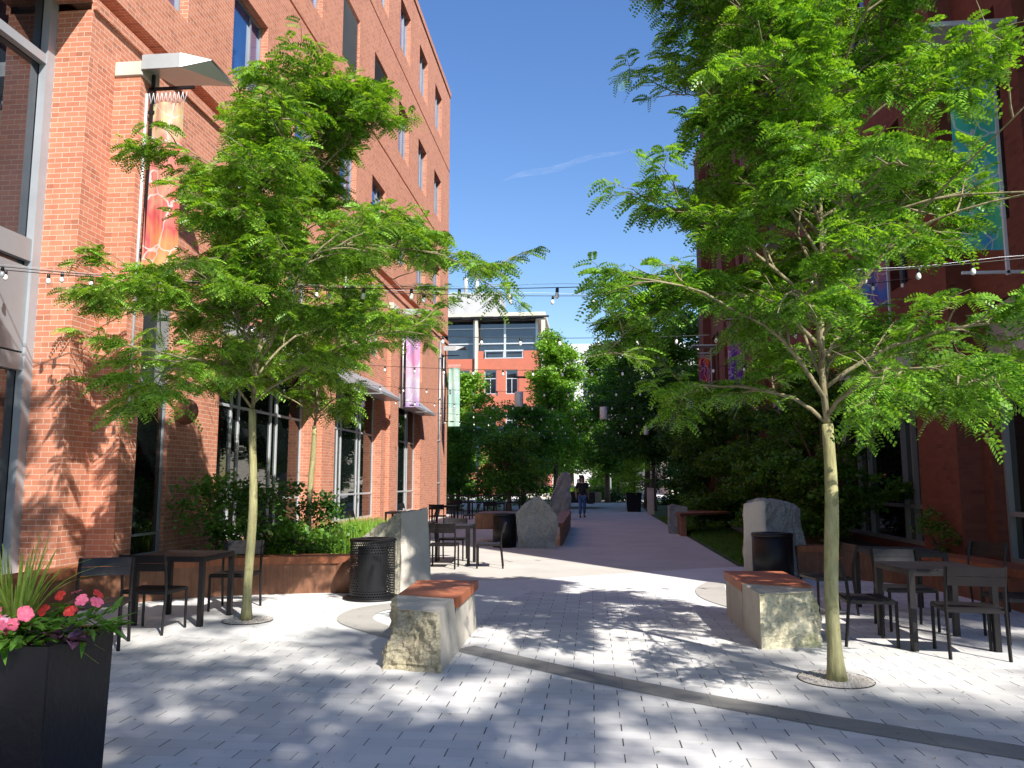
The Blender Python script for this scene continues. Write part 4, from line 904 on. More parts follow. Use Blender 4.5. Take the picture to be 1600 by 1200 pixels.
bushy('shrub', 'low spreading shrub at the foot of the second left tree', (-4.6, 12.5, .3), .3, .03, dome(.6, .5, 0, .62, 16, 30, (.16, .28)), M['leaf_mid'], .07, 69, 'shrub', group=SG)
bushy('shrub', 'leafy shrub between the second left tree and the grass', (-5.1, 14.5, .3), .3, .03, dome(.6, .8, 0, 1.0, 18, 31, (.2, .3)), M['leaf_dark'], .08, 70, 'shrub', group=SG)
bushy('shrub', 'small round shrub by the right building window', (5.45, 13.5, .3), .3, .03, dome(.38, .5, 0, .75, 14, 32, (.15, .22)), M['leaf_maple'], .055, 71, 'shrub', group=SG)
bushy('shrub', 'dark shrub beside the right wall under the maples', (5.2, 19.0, .2), .3, .03, dome(.7, 1.6, 0, 1.2, 20, 33, (.25, .4)), M['leaf_dark'], .09, 72, 'shrub', group=SG)
for i, (x, y, rx, h, m) in enumerate(((-7.6, 40.5, 1.2, 1.7, 'leaf_dark'), (-3.0, 42.5, 1.5, 1.4, 'leaf_mid'), (-5.4, 45.5, 1.6, 1.8, 'leaf_bright'), (-.2, 63, 1.6, 1.0, 'leaf_dark'), (1.6, 62.5, 1.5, 1.1, 'leaf_dark'))):
    bushy('shrub', ['dark clipped shrub by the far corner of the left building', 'bushy shrub below the dark low tree', 'bright shrub behind the red figure', 'low dark mound under the far seated people', 'low dark mound left of the far black planter'][i], (x, y), .2, .03, dome(rx, 1.0, 0, h, 16, 34+i, (.35, .6)), M[m], .12, 80+i, 'shrub', group='shrubs at the far end of the path')

# ------------------------------------------------------------------ furniture
def make_chair():
    r = empty('cafe_chair', (0, 0, 0), 0, 'x', 'chair', 'dark metal cafe chairs'); m = M['metal_dark']; W = .26; Dp = .235
    # local: chair faces +Y, back at -Y
    for sx in (-1, 1):
        b = MB(); b.tube([(sx*(W-.015), Dp-.02, 0), (sx*(W-.015), Dp-.02, .435)], .0165, 4, smooth=False); b.build('leg', m, r)
        b = MB(); b.tube([(sx*(W-.015), -Dp-.03, 0), (sx*(W-.015), -Dp+.015, .44), (sx*(W-.015), -Dp, .62), (sx*(W-.015), -Dp-.055, .83)], .0165, 4, smooth=False); b.build('leg', m, r)
    b = MB(); b.box(-W+.005, W-.005, Dp-.035, Dp-.005, .41, .438); b.box(-W+.005, W-.005, -Dp+.005, -Dp+.03, .41, .438)
    for sx in (-1, 1): b.box(min(sx*W, sx*(W-.03)), max(sx*W, sx*(W-.03)), -Dp+.031, Dp-.036, .41, .438)
    b.build('seat_frame', m, r)
    b = MB(); n = 7
    for k in range(n):
        y0 = -Dp+.03+(2*Dp-.06)*k/n; z = .44-.008*math.sin(PI*(k+.5)/n); b.box(-W+.004, W-.004, y0, y0+(2*Dp-.06)/n-.006, z, z+.012)
    b.build('seat', m, r)
    b = MB()
    for k in range(2):
        z0 = .655+k*.088; yb = -Dp-.012-(z0-.62)*.26; vs = []; nn = 6
        for i in range(nn+1):
            x = -W+.02+(2*W-.04)*i/nn; c = -.018*(1-(x/W)**2); vs += [(x, yb+c, z0), (x, yb+c-.022, z0+.084), (x, yb+c-.012, z0), (x, yb+c-.034, z0+.084)]
        fs = []
        for i in range(nn): a = i*4; fs += [(a, a+4, a+5, a+1), (a+2, a+3, a+7, a+6), (a+1, a+5, a+7, a+3), (a, a+2, a+6, a+4)]
        fs += [(0, 1, 3, 2), (nn*4, nn*4+2, nn*4+3, nn*4+1)]; b.mesh(vs, fs)
    b.build('backrest', m, r); return r
CH = [((-4.78, 7.50), 3.50, 'dark chair nearest the flower planter, facing the viewer'),
      ((-4.72, 8.42), 0.0, 'dark chair tucked under the left cafe table with its back to the viewer'),
      ((-4.50, 9.92), PI+.1, 'dark chair on the far side of the left cafe table by the tree trunk'),
      ((3.48, 8.02), -.12, 'front dark chair of the right cafe table with its back to the viewer'),
      ((2.72, 8.50), -PI/2-.05, 'dark chair seen side on just right of the right tree trunk'),
      ((3.42, 9.35), PI, 'dark chair between the two right cafe tables'),
      ((2.86, 10.35), PI/2+.15, 'dark chair half hidden behind the right tree trunk'),
      ((4.75, 10.7), PI/2+.5, 'dark chair by the rusty planter seat at the far right'),
      ((4.28, 8.75), PI/2, 'dark chair cut by the right edge of the picture'),
      ((-2.76, 14.95), 0.03, 'dark chair with its back to the viewer right of the pale standing stone'),
      ((-1.93, 15.12), PI/2+.1, 'dark chair seen side on in the sun at the middle table'),
      ((-2.85, 16.45), PI, 'sunlit chair on the far side of the middle table'),
      ((-6.0, 20.6), -PI/2, 'black chair at the edge of the bright grass'),
      ((-4.6, 22.4), PI/2, 'chair at the far left table behind the pale standing stone'),
      ((-5.2, 27.0), 0, 'shaded chair in the dark group by the left wall, near side'),
      ((-4.2, 27.9), PI/2, 'shaded chair in the dark group by the left wall, right side'),
      ((-3.9, 31.0), 0, 'shaded chair behind the rusty bench end'),
      ((-2.8, 31.8), PI/2, 'shaded chair behind the mid plaza bin'),
      ((-5.6, 33.2), 0, 'shaded chair close to the far corner of the left building'),
      ((-6.4, 28.0), -PI/2, 'shaded chair against the far part of the left wall')]
ch0 = make_chair()
for i, ((x, y), rz, lb) in enumerate(CH):
    put(ch0 if i == 0 else copy_tree(ch0), (x, y, 0.004 if y < 12 else 0), rz, lb)
def make_table():
    r = empty('cafe_table', (0, 0, 0), 0, 'x', 'table', 'dark metal cafe tables'); m = M['metal_dark']; h = .41
    for sx in (-1, 1):
        for sy in (-1, 1): b = MB(); b.box(*sorted((sx*h, sx*(h-.055))), *sorted((sy*h, sy*(h-.055))), 0, .70); b.build('leg', m, r)
    b = MB(); b.box(-h, h, -h, -h+.02, .700, .745); b.box(-h, h, h-.02, h, .700, .745); b.box(-h, -h+.02, -h+.021, h-.021, .700, .745); b.box(h-.02, h, -h+.021, h-.021, .700, .745); b.build('apron', m, r)
    b = MB(); n = 9
    for k in range(n): x0 = -h+2*h*k/n; b.box(x0+.002, x0+2*h/n-.005, -h, h, .746, .76, .002)
    b.build('tabletop', m, r); return r
TB = [((-4.73, 9.08), .02, 'dark slatted cafe table left of the left locust trunk'), ((3.39, 8.53), .05, 'front slatted cafe table at the right'), ((3.78, 10.48), .02, 'rear slatted cafe table at the right before the rusty planter'),
      ((-2.72, 15.62), .0, 'sunlit cafe table behind the pale standing stone'), ((-5.3, 22.3), 0, 'far cafe table with bright top behind the standing stone'),
      ((-5.1, 27.8), 0, 'shaded cafe table beside the far left wall'), ((-3.8, 31.8), 0, 'shaded cafe table behind the rusty bench end'), ((-5.5, 34.0), 0, 'shaded cafe table nearest the far building corner')]
tb0 = make_table()
for i, ((x, y), rz, lb) in enumerate(TB): put(tb0 if i == 0 else copy_tree(tb0), (x, y, .004 if y < 12 else 0), rz, lb)

# ------------------------------------------------------------------ bins
r = empty('litter_bin', (-3.03, 11.02, 0.004), 0, 'black perforated litter bin in front of the pale standing stone', 'bin', 'litter bins')
b = MB(); b.lathe([(.31, .03), (.31, .78)], 36, closed=False)
me = b.build('perforated_shell', M['perf'], r); ul = me.data.uv_layers['UVMap'].data
for p in me.data.polygons:
    us = []
    for li in p.loop_indices:
        v = me.data.vertices[me.data.loops[li].vertex_index].co; a = math.atan2(v.y, v.x) % (2*PI); us.append([li, a*.31, v.z])
    if max(u[1] for u in us)-min(u[1] for u in us) > 1: 
        for u in us:
            if u[1] < 1: u[1] += 2*PI*.33
    for li, u, v in us: ul[li].uv = (u, v)
b = MB(); b.lathe([(.40, 0), (.40, .02), (.34, .03), (.0, .03)], 36); b.build('base_plate', M['metal_black'], r)
b = MB(); b.lathe([(.315, .77), (.325, .78), (.32, .805), (.2, .815), (.19, .78)], 36, closed=False); b.build('rim', M['metal_black'], r)
b = MB(); b.lathe([(.20, .05), (.205, .70)], 28, closed=True); b.build('liner', M['rubber'], r)
b = MB(); b.mesh([(.316*math.cos(a), .316*math.sin(a), z) for z in (.12, .62) for a in [math.radians(-112+k*7) for k in range(11)]], [(k, k+1, k+12, k+11) for k in range(10)]); b.build('side_panel', M['metal_black'], r)
def plain_bin(loc, h, rad, label):
    r = empty('litter_bin', loc, 0, label, 'bin', 'litter bins')
    b = MB(); b.lathe([(rad, 0), (rad, h-.05)], 32); b.build('shell', M['metal_black'], r)
    b = MB(); b.lathe([(rad+.005, h-.049), (rad+.012, h-.03), (rad, h), (rad*.55, h+.005), (rad*.5, h-.04)], 32, closed=False); b.build('rim', M['metal_dark'], r)
    b = MB(); b.tube([(rad*.6, -rad*.83, .15), (rad*.6, -rad*.83, h*.7)], .006, 5); b.build('door_edge', M['metal_dark'], r)
plain_bin((2.87, 13.32, 0), .78, .315, 'plain dark drum litter bin before the blue grey standing stone')
plain_bin((-2.14, 19.75, 0), .82, .29, 'black drum litter bin left of the broad pointed stone')

# ------------------------------------------------------------------ flower planter
def planter(loc, rz, half, h, taper, label, name='flower_planter'):
    r = empty(name, loc, rz, label, 'planter'); b = MB(); t, o = half, half*taper; k = 10
    # four subtly bulged sides
    def ring(z, hh, cr=.007):
        return [(hh-cr, -hh, z), (hh, -hh+cr, z), (hh, hh-cr, z), (hh-cr, hh, z), (-hh+cr, hh, z), (-hh, hh-cr, z), (-hh, -hh+cr, z), (-hh+cr, -hh, z)]
    vs = []; zs = [0, h*.2, h*.4, h*.6, h*.8, h]
    for z in zs: f = z/h; vs += ring(z, o+(t-o)*f)
    vs += ring(h, t-.045); vs += ring(h-.06, t-.05)
    fs = [tuple(range(7, -1, -1))]
    for i in range(len(zs)+1):
        for j in range(8): fs.append((i*8+j, i*8+(j+1) % 8, (i+1)*8+(j+1) % 8, (i+1)*8+j))
    b.mesh(vs, fs); b.build('pot', M['planter'], r)
    s = MB(); hh = t-.052; s.face([(-hh, -hh, h-.055), (hh, -hh, h-.055), (hh, hh, h-.055), (-hh, hh, h-.055)]); s.build('soil', M['soil'], r); return r
PLC = (-2.93, 4.02); PLR = math.radians(3.0); PH = .80
planter((PLC[0], PLC[1], .004), PLR, .295, PH, .95, 'tall black tapered planter full of flowers at the lower left')
def leafcard(b, p, d, up, L, W, bend=.25, n=4):
    d = d.normalized(); s = d.cross(up).normalized(); u = s.cross(d).normalized(); prev = None
    for i in range(n+1):
        t = i/n; w_ = W*math.sin(PI*(0.08+.92*t)**.85)*.5 if i < n else .001; c = p+d*L*t+u*(-bend*L*t*t)
        cur = (c-s*w_+u*w_*.35, c, c+s*w_+u*w_*.35)
        if prev: b.face((prev[0], prev[1], cur[1], cur[0]), True); b.face((prev[1], prev[2], cur[2], cur[1]), True)
        prev = cur
def flower(b, p, d, r, rr, petals=5):
    d = d.normalized(); a = d.orthogonal().normalized(); c = d.cross(a)
    for k in range(petals):
        an = 2*PI*k/petals+rr.uniform(-.12, .12); rad = a*math.cos(an)+c*math.sin(an); tn = -a*math.sin(an)+c*math.cos(an); rr_ = r*rr.uniform(.85, 1.12)
        pts = [p, p+rad*rr_*.35-tn*rr_*.36+d*.004, p+rad*rr_*.8-tn*rr_*.48+d*.008, p+rad*rr_*1.05-tn*rr_*.12+d*.002, p+rad*rr_*1.0+tn*rr_*.18, p+rad*rr_*.75+tn*rr_*.50+d*.007, p+rad*rr_*.35+tn*rr_*.34+d*.004]
        b.face(pts)
def plant(name, loc, seed, nl, L, W, lm, fl, fm, label, cat='plant', spread=.17, h=.16):
    rr = R(seed); r = empty(name, loc, 0, label, cat, 'flowers planted in the black planter'); b = MB(); st = MB()
    for k in range(nl):
        a = rr.uniform(0, 2*PI); q = spread*math.sqrt(rr.random()); z = h*rr.random()*(1-.5*q/spread); p = Vector((q*math.cos(a), q*math.sin(a), z))
        d = Vector((math.cos(a+rr.gauss(0, .5)), math.sin(a+rr.gauss(0, .5)), rr.uniform(-.25, .9))); leafcard(b, p, d, Vector((rr.gauss(0, .25), rr.gauss(0, .25), 1)), L*rr.uniform(.7, 1.25), W*rr.uniform(.8, 1.2), rr.uniform(.1, .5))
        if k % 6 == 0: st.tube([(q*.3*math.cos(a), q*.3*math.sin(a), -.04), p*.8, p], .004, 4, False)
    b.build('foliage', M[lm], r); st.build('stems', M['leaf_mid'], r)
    for k in range(fl):
        a = rr.uniform(0, 2*PI) if k % 2 else rr.uniform(-PI*.8, PI*.1); q = spread*rr.uniform(.4, 1.1); p = Vector((q*math.cos(a), q*math.sin(a), h*rr.uniform(.55, 1.15)))
        f = MB(); flower(f, p, Vector((math.cos(a)*.7+.2, math.sin(a)*.7-.45, .75)), rr.uniform(.026, .036), rr); f.build('flower', M[fm if rr.random() < .8 else ('pink' if fm != 'pink' else 'palepink')], r)
    return r
cz = PH-.03+.004
def pl(dx, dy): c, s_ = math.cos(PLR), math.sin(PLR); return (PLC[0]+dx*c-dy*s_, PLC[1]+dx*s_+dy*c, cz)
plant('impatiens', pl(.06, -.16), 1, 95, .12, .04, 'leaf_mid', 7, 'pink', 'bright pink impatiens at the front edge of the black planter', 'flower')
plant('impatiens', pl(-.14, -.17), 2, 95, .12, .04, 'leaf_bright', 7, 'palepink', 'pale pink impatiens at the left front of the black planter', 'flower')
plant('impatiens', pl(.20, .12), 3, 90, .13, .036, 'leaf_mid', 7, 'red', 'red impatiens spilling over the right rear corner of the planter', 'flower', .18, .2)
plant('impatiens', pl(-.16, .1), 4, 50, .10, .034, 'leaf_mid', 5, 'red', 'red impatiens hidden at the left rear of the planter', 'flower')
plant('impatiens', pl(.04, .08), 6, 45, .10, .034, 'leaf_mid', 4, 'pink', 'pink impatiens round the spiky leaves in the planter centre', 'flower')
plant('coleus', pl(.21, -.10), 5, 40, .075, .055, 'coleus', 0, 'pink', 'dark purple leaved plant at the right front of the planter', 'plant', .10, .09)
def spike():
    rr = R(9); r = empty('spiky_grass_plant', pl(-.07, -.02), 0, 'tall spiky green plant rising from the flower planter', 'plant'); b = MB()
    for k in range(55):
        a = rr.uniform(0, 2*PI); ln = rr.uniform(.10, .42)*(1 if k > 6 else .5); h = rr.uniform(.36, .62); bend = rr.uniform(0, .35) if k % 5 else rr.uniform(.8, 1.5)
        d = Vector((math.cos(a)*ln, math.sin(a)*ln, 1)).normalized(); s = Vector((-math.sin(a), math.cos(a), 0)); prev = None; n = 8
        for i in range(n+1):
            t = i/n; out = Vector((math.cos(a), math.sin(a), 0)); c = Vector((math.cos(a)*.02, math.sin(a)*.02, -.03))+d*h*t+out*bend*h*.4*t*t*t-Vector((0, 0, bend*h*.25*t**3)); w_ = .019*(1-t)**.55*(.6+.4*math.sin(PI*min(1, t*1.6+.2)))+.0003
            cur = (c-s*w_, c+out*.004, c+s*w_)
            if prev: b.face((prev[0], prev[1], cur[1], cur[0]), True); b.face((prev[1], prev[2], cur[2], cur[1]), True)
            prev = cur
    b.build('blades', M['spike'], r)
    f = MB()
    for k in range(16):
        a = rr.uniform(0, 2*PI); el = rr.uniform(.2, .9); L = rr.uniform(.3, .5); p0 = Vector((0, 0, 0)); 
        pts = [Vector((math.cos(a)*L*t*math.cos(el), math.sin(a)*L*t*math.cos(el), L*t*math.sin(el)*1.1-L*.55*t*t)) for t in (0, .2, .4, .6, .8, 1)]; f.tube(pts, [.0022, .002, .002, .0018, .0015, .0008], 3, False)
    f.build('wisps', M['spike'], r)
spike()
planter((2.22, 43.2, 0), 0, .42, 1.0, .82, 'black square planter standing at the far end of the path')
bushy('potted_tree', 'small bright tree growing in the far black planter', (2.22, 43.2, .9), .6, .03, dome(.75, .7, .2, 1.9, 20, 90, (.25, .45)), M['leaf_bright'], .10, 91)

# ------------------------------------------------------------------ string lights
def strand(y0, x0, z0, y1, x1, z1, sag, n, label, lit=None, ph=0.0, sub=True, bs=.84, wire2=False):
    r = empty('string_lights', (0, 0, 0), 0, label, 'string lights', 'festoon light strings across the plaza')
    def P(t): return Vector((x0+(x1-x0)*t, y0+(y1-y0)*t, z0+(z1-z0)*t-sag*4*t*(1-t)))
    c = MB(); c.tube([P(k/40) for k in range(41)], .0065*bs, 5)
    c.build('cable', M['rubber'], r)
    if wire2: c = MB(); c.tube([P(k/40)+Vector((0, 0, .035*math.sin(PI*k/40)**.3+.012*math.sin(k*1.3))) for k in range(41)], .0028, 4); c.build('carrier_wire', M['metal_light'], r)
    for k in range(n):
        t = (k+.5+ph)/n; p = P(t); rr = R(int(y0*10)+k); tx, ty = rr.gauss(0, .06), rr.gauss(0, .06)
        s = MB(); s.lathe([(.010*bs, 0.005), (.022*bs, -.012*bs), (.024*bs, -.062*bs), (.019*bs, -.066*bs)], 10); so = s.build('socket', M['rubber'], r); so.location = p; so.rotation_euler = (tx, ty, 0)
        g = MB(); g.lathe([(.014*bs, -.064*bs), (.027*bs, -.088*bs), (.033*bs, -.115*bs), (.029*bs, -.140*bs), (.013*bs, -.156*bs), (.002, -.160*bs)], 12); g.build('bulb', M['bulb'], so)
    return r
strand(9.0, -7.5, 4.24, 9.0, 6.2, 4.16, .38, 24, 'nearest festoon string crossing in front of both locust trees', wire2=True)
strand(8.6, -7.5, 4.20, 14.2, 5.6, 5.1, .35, 22, 'slanting festoon string starting beside the nearest one at the left wall', ph=.2, wire2=True)
strand(12.6, -6.6, 4.28, 13.4, 5.6, 4.22, .30, 19, 'second festoon string, passing under the far penthouse windows')
strand(17.0, -6.8, 4.30, 17.6, 5.6, 4.24, .26, 19, 'third festoon string, level with the hanging lanterns')
strand(21.5, -6.8, 4.30, 22.0, 5.6, 4.24, .24, 19, 'fourth festoon string over the middle of the path')
strand(26.0, -6.8, 4.30, 26.4, 5.6, 4.24, .22, 19, 'fifth festoon string over the low right stone')
strand(30.5, -6.8, 4.30, 31.0, 5.6, 4.24, .22, 19, 'sixth festoon string before the walking person')
strand(35.0, -6.8, 4.30, 35.4, 5.6, 4.24, .22, 19, 'seventh festoon string above the walking person')
strand(39.5, -6.8, 4.30, 40.0, 5.6, 4.24, .22, 19, 'eighth festoon string by the far building corner')
strand(44.0, -6.8, 4.30, 44.0, 5.6, 4.24, .22, 19, 'farthest festoon string against the dark tree')
for i, (x, y, z, lb) in enumerate(((-1.95, 21.6, 4.05, 'pale cylindrical lantern hanging on the left before the far red building'), (.42, 26.0, 4.02, 'grey cylindrical lantern hanging over the middle of the path'), (2.6, 38.0, 4.2, 'small distant lantern hanging over the far path'), (2.7, 22.0, 3.95, 'lantern half hidden by the right locust leaves'))):
    r = empty('hanging_lantern', (x, y, z), 0, lb, 'lantern', 'cylindrical lanterns hung from the strings')
    b = MB(); b.lathe([(.001, -.42), (.115, -.42), (.12, -.41), (.12, -.03), (.112, -.02), (.001, -.02)], 20); b.build('shade', M['lantern'], r)
    b = MB(); b.tube([(0, 0, -.02), (0, 0, .42 if i == 0 else .2)], .006, 5); b.build('stem', M['metal_dark'], r)
    if i == 0: b = MB(); b.box(-.16, .18, -.03, .03, .36, .41, .01); b.build('junction_box', M['metal_dark'], r)
for x, y, h, lb in ((-6.55, 46, 4.6, 'slim grey lamp post just beyond the left building corner'), (-5.6, 49, 4.8, 'slim grey lamp post among the trees left of the red figure'), (1.55, 66, 5.6, 'slim white pole beside the glowing tree at the path end')):
    r = empty('lamp_post', (x, y, 0), 0, lb, 'lamp post', 'slim lamp posts beyond the plaza'); b = MB(); b.tube([(0, 0, 0), (0, 0, h)], .06, 8); b.build('post', M['metal_light'], r)
    b = MB(); b.lathe([(.05, h), (.22, h+.03), (.2, h+.1), (.04, h+.16)], 12); b.build('lamp_head', M['metal_light'], r)

# ------------------------------------------------------------------ people
def skinned(name, verts, edges, rad, mat, parent=None, sub=2, root=0):
    me = bpy.data.meshes.new(name); me.from_pydata([Vector(v) for v in verts], edges, []); me.update(); o = bpy.data.objects.new(name, me); COL.objects.link(o)
    md = o.modifiers.new('Skin', 'SKIN'); md.use_smooth_shade = True
    if not me.skin_vertices: me.skin_vertices.new()
    for i, rv in enumerate(rad): me.skin_vertices[0].data[i].radius = (rv, rv) if not hasattr(rv, '__len__') else rv
    me.skin_vertices[0].data[root].use_root = True
    if sub: s = o.modifiers.new('Subdivision', 'SUBSURF'); s.levels = sub; s.render_levels = sub
    dg = bpy.context.evaluated_depsgraph_get(); dg.update(); ev = o.evaluated_get(dg); m2 = bpy.data.meshes.new_from_object(ev); 
    o.modifiers.clear(); o.data = m2; m2.materials.clear(); m2.materials.append(mat)
    for p in m2.polygons: p.use_smooth = True
    if parent is not None: o.parent = parent
    return o
def ell(b, c, r, n=12, m=8):
    vs = []; fs = []
    for i in range(m+1):
        for j in range(n): a = 2*PI*j/n; p = PI*i/m; vs.append((c[0]+r[0]*math.sin(p)*math.cos(a), c[1]+r[1]*math.sin(p)*math.sin(a), c[2]+r[2]*math.cos(p)))
    for i in range(m):
        for j in range(n): fs.append((i*n+j, i*n+(j+1) % n, (i+1)*n+(j+1) % n, (i+1)*n+j))
    b.mesh(vs, fs, True)
def person(loc, rz, label, skin, top, legs, hair, pose='walk', s=1.0):
    r = empty('person', loc, rz, label, 'person'); r.scale = (s, s, s)   # faces -Y
    if pose == 'walk':
        hipz = .92; kl, al, tl = (-.10, -.16, .50), (-.11, -.10, .09), (-.12, -.24, .03); kr, ar, tr_ = (.10, -.02, .50), (.11, .20, .13), (.12, .10, .03)
        el, wl = (-.26, .04, 1.14), (-.27, -.10, .90); er, wr = (.26, .02, 1.14), (.28, .06, .88)
    else:
        hipz = .50; kl, al, tl = (-.11, -.42, .50), (-.12, -.44, .09), (-.12, -.56, .03); kr, ar, tr_ = (.11, -.42, .50), (.12, -.44, .09), (.12, -.56, .03)
        el, wl = (-.26, -.05, .76), (-.2, -.26, .62); er, wr = (.26, -.05, .76), (.2, -.26, .62)
    dz = hipz-.92
    V = [(0, 0, hipz), (0, .01, 1.12+dz), (0, .0, 1.38+dz), (0, -.01, 1.50+dz), (0, -.02, 1.60+dz), (0, -.025, 1.70+dz),
         (-.18, 0, 1.42+dz), el, wl, (.18, 0, 1.42+dz), er, wr, (-.09, 0, hipz-.05), kl, al, tl, (.09, 0, hipz-.05), kr, ar, tr_]
    E = [(0, 1), (1, 2), (2, 3), (3, 4), (4, 5), (2, 6), (6, 7), (7, 8), (2, 9), (9, 10), (10, 11), (0, 12), (12, 13), (13, 14), (14, 15), (0, 16), (16, 17), (17, 18), (18, 19)]
    Rd = [.125, .115, .13, .052, .082, .078, .058, .040, .028, .058, .040, .028, .085, .056, .036, .032, .085, .056, .036, .032]
    # hands: palm, four fingers and thumb as extra chains
    def hand(wi, wv, s_):
        base = len(V); V.append((wv[0], wv[1]-.01, wv[2]-.055)); E.append((wi, base)); Rd.append(.026)
        for q, (dx, dy, L) in enumerate(((0, -.026, .060), (0, -.009, .070), (0, .009, .066), (0, .024, .052))):
            i = len(V); V.append((wv[0]+s_*.004, wv[1]-.01+dy, wv[2]-.085)); V.append((wv[0]-s_*.012, wv[1]-.014+dy, wv[2]-.085-L)); E.append((base, i)); E.append((i, i+1)); Rd.extend([.0095, .008])
        i = len(V); V.append((wv[0]-s_*.014, wv[1]-.045, wv[2]-.055)); V.append((wv[0]-s_*.02, wv[1]-.06, wv[2]-.09)); E.append((base, i)); E.append((i, i+1)); Rd.extend([.011, .009])
    hand(8, wl, -1); hand(11, wr, 1)
    body = skinned('body', V, E, Rd, skin, r, 1 if pose != 'walk' else 2)
    f = MB(); ell(f, (0, -.112, 1.645+dz), (.013, .018, .022), 8, 6); 
    for sx in (-1, 1): ell(f, (sx*.088, -.01, 1.65+dz), (.012, .02, .03), 8, 6)
    f.build('nose_and_ears', skin, r)
    f = MB()
    for sx in (-1, 1): ell(f, (sx*.032, -.094, 1.672+dz), (.012, .008, .008), 8, 6)
    ell(f, (0, -.094, 1.605+dz), (.026, .008, .006), 8, 6); f.build('eyes_and_mouth', M['hair'], r)
    # clothes
    skinned('shirt', [(0, 0, hipz-.02), (0, .01, 1.12+dz), (0, 0, 1.38+dz), (0, 0, 1.44+dz), (-.185, 0, 1.42+dz), tuple(Vector((-.185, 0, 1.42+dz)).lerp(Vector(el), .75)), (.185, 0, 1.42+dz), tuple(Vector((.185, 0, 1.42+dz)).lerp(Vector(er), .75))],
            [(0, 1), (1, 2), (2, 3), (2, 4), (4, 5), (2, 6), (6, 7)], [.165, .150, .160, .075, .082, .068, .082, .068], top, r, 2)
    def ls(a, b_, t): return tuple(Vector(a).lerp(Vector(b_), t))
    skinned('trousers', [(0, 0, hipz), (-.09, 0, hipz-.06), kl, ls(kl, al, .92), (.09, 0, hipz-.06), kr, ls(kr, ar, .92)], [(0, 1), (1, 2), (2, 3), (0, 4), (4, 5), (5, 6)], [.145, .108, .078, .064, .108, .078, .064], legs, r, 2)
    for (a, t) in ((al, tl), (ar, tr_)): b = MB(); ell(b, ((a[0]+t[0])/2, (a[1]+t[1])/2-.01, .045), (.048, .13, .045)); b.build('shoe', M['rubber'], r)
    h = MB(); ell(h, (0, .015, 1.705+dz), (.108, .112, .105), 14, 10)
    if hair == 'long': ell(h, (0, .07, 1.58+dz), (.11, .06, .17)); ell(h, (-.085, .02, 1.60+dz), (.03, .06, .13)); ell(h, (.085, .02, 1.60+dz), (.03, .06, .13))
    h.build('hair', M['hair'], r)
    if pose == 'walk': 
        b = MB(); ell(b, (0, -.085, 1.47+dz), (.06, .03, .018)); b.build('collar', M['white_cloth'], r)
    return r
pp = person((-.42, 36.0, 0), .15, 'person with dark hair in black top and blue jeans walking towards the viewer', M['skin'], M['black_cloth'], M['denim'], 'long', 'walk', 1.04)
b = MB(); b.box(-.16, .16, -.05, .05, 0, .22, .04); b.tube([(-.1, 0, .22), (-.06, 0, .36), (.06, 0, .36), (.1, 0, .22)], .01, 5)
o = b.build('hand_bag', M['metal_dark']); o.location = (-.05, 36.1, .60); tag(o, 'dark bag carried beside the walking person', 'bag')
person((-1.1, 78.0, .55), .3, 'person in pale clothes sitting at the far end, left of the pair', M['skin_light'], M['white_cloth'], M['white_cloth'], 'short', 'sit', 1.2)
person((.2, 78.4, .75), -.3, 'person in pale clothes sitting at the far end, right of the pair', M['skin_light'], M['white_cloth'], M['white_cloth'], 'long', 'sit', 1.2)
b = MB(); b.box(-6, 5, 74, 77, 0, .45, .05); tag(b.build('low_wall', M['limestone']), 'long pale low wall under the seated people', 'wall')
b = MB(); b.box(-5.5, 5.2, 78.2, 79.2, 0, 1.12, .05); tag(b.build('seat_wall', M['limestone']), 'raised pale seat wall carrying the seated people', 'wall')
n = 4000; rg = np.random.default_rng(3); blades('far_grass', np.stack([rg.uniform(-5, 4, n), rg.uniform(77.1, 78.1, n), np.full(n, .4)], 1), .3, .75, .03, M['grass'], 8, 'strip of bright grass in front of the seated people', 'grass')
b = MB(); b.poly_prism([(-2.2, 47), (.2, 47), (.6, 49), (.2, 51), (-2.2, 51)], .35, .95); tag(b.build('curved_bench', M['metal_dark']), 'dark sloped bench behind the walking person', 'bench')
b = MB(); b.box(-14, -3.3, 38.6, 38.7, .55, .62); b.box(-14, -3.3, 38.6, 38.7, 0.15, .2)
ro = empty('railing', (0, 0, 0), 0, 'low black railing running from the far building corner', 'railing'); b.build('rail', M['metal_black'], ro)
for k in range(9): MB().box(-13.5+k*1.25, -13.42+k*1.25, 38.61, 38.69, 0, .9).build('post', M['metal_black'], ro)
MB().box(-14, -3.3, 38.62, 38.68, .88, .94).build('top_rail', M['metal_black'], ro)
# red sculpture-like figure
rf = empty('red_banner_post', (-5.95, 46.5, 0), 0, 'red slender marker standing among the shrubs left of the mid stone', 'marker')
b = MB(); b.lathe([(.12, .6), (.16, 1.2), (.28, 1.7), (.20, 1.95), (.42, 2.2), (.36, 2.5), (.1, 2.62)], 9, smooth=False); b.build('red_body', M['red'], rf)
b = MB(); b.tube([(0, 0, 0), (0, 0, .7)], .05, 6); b.build('stem', M['metal_dark'], rf)

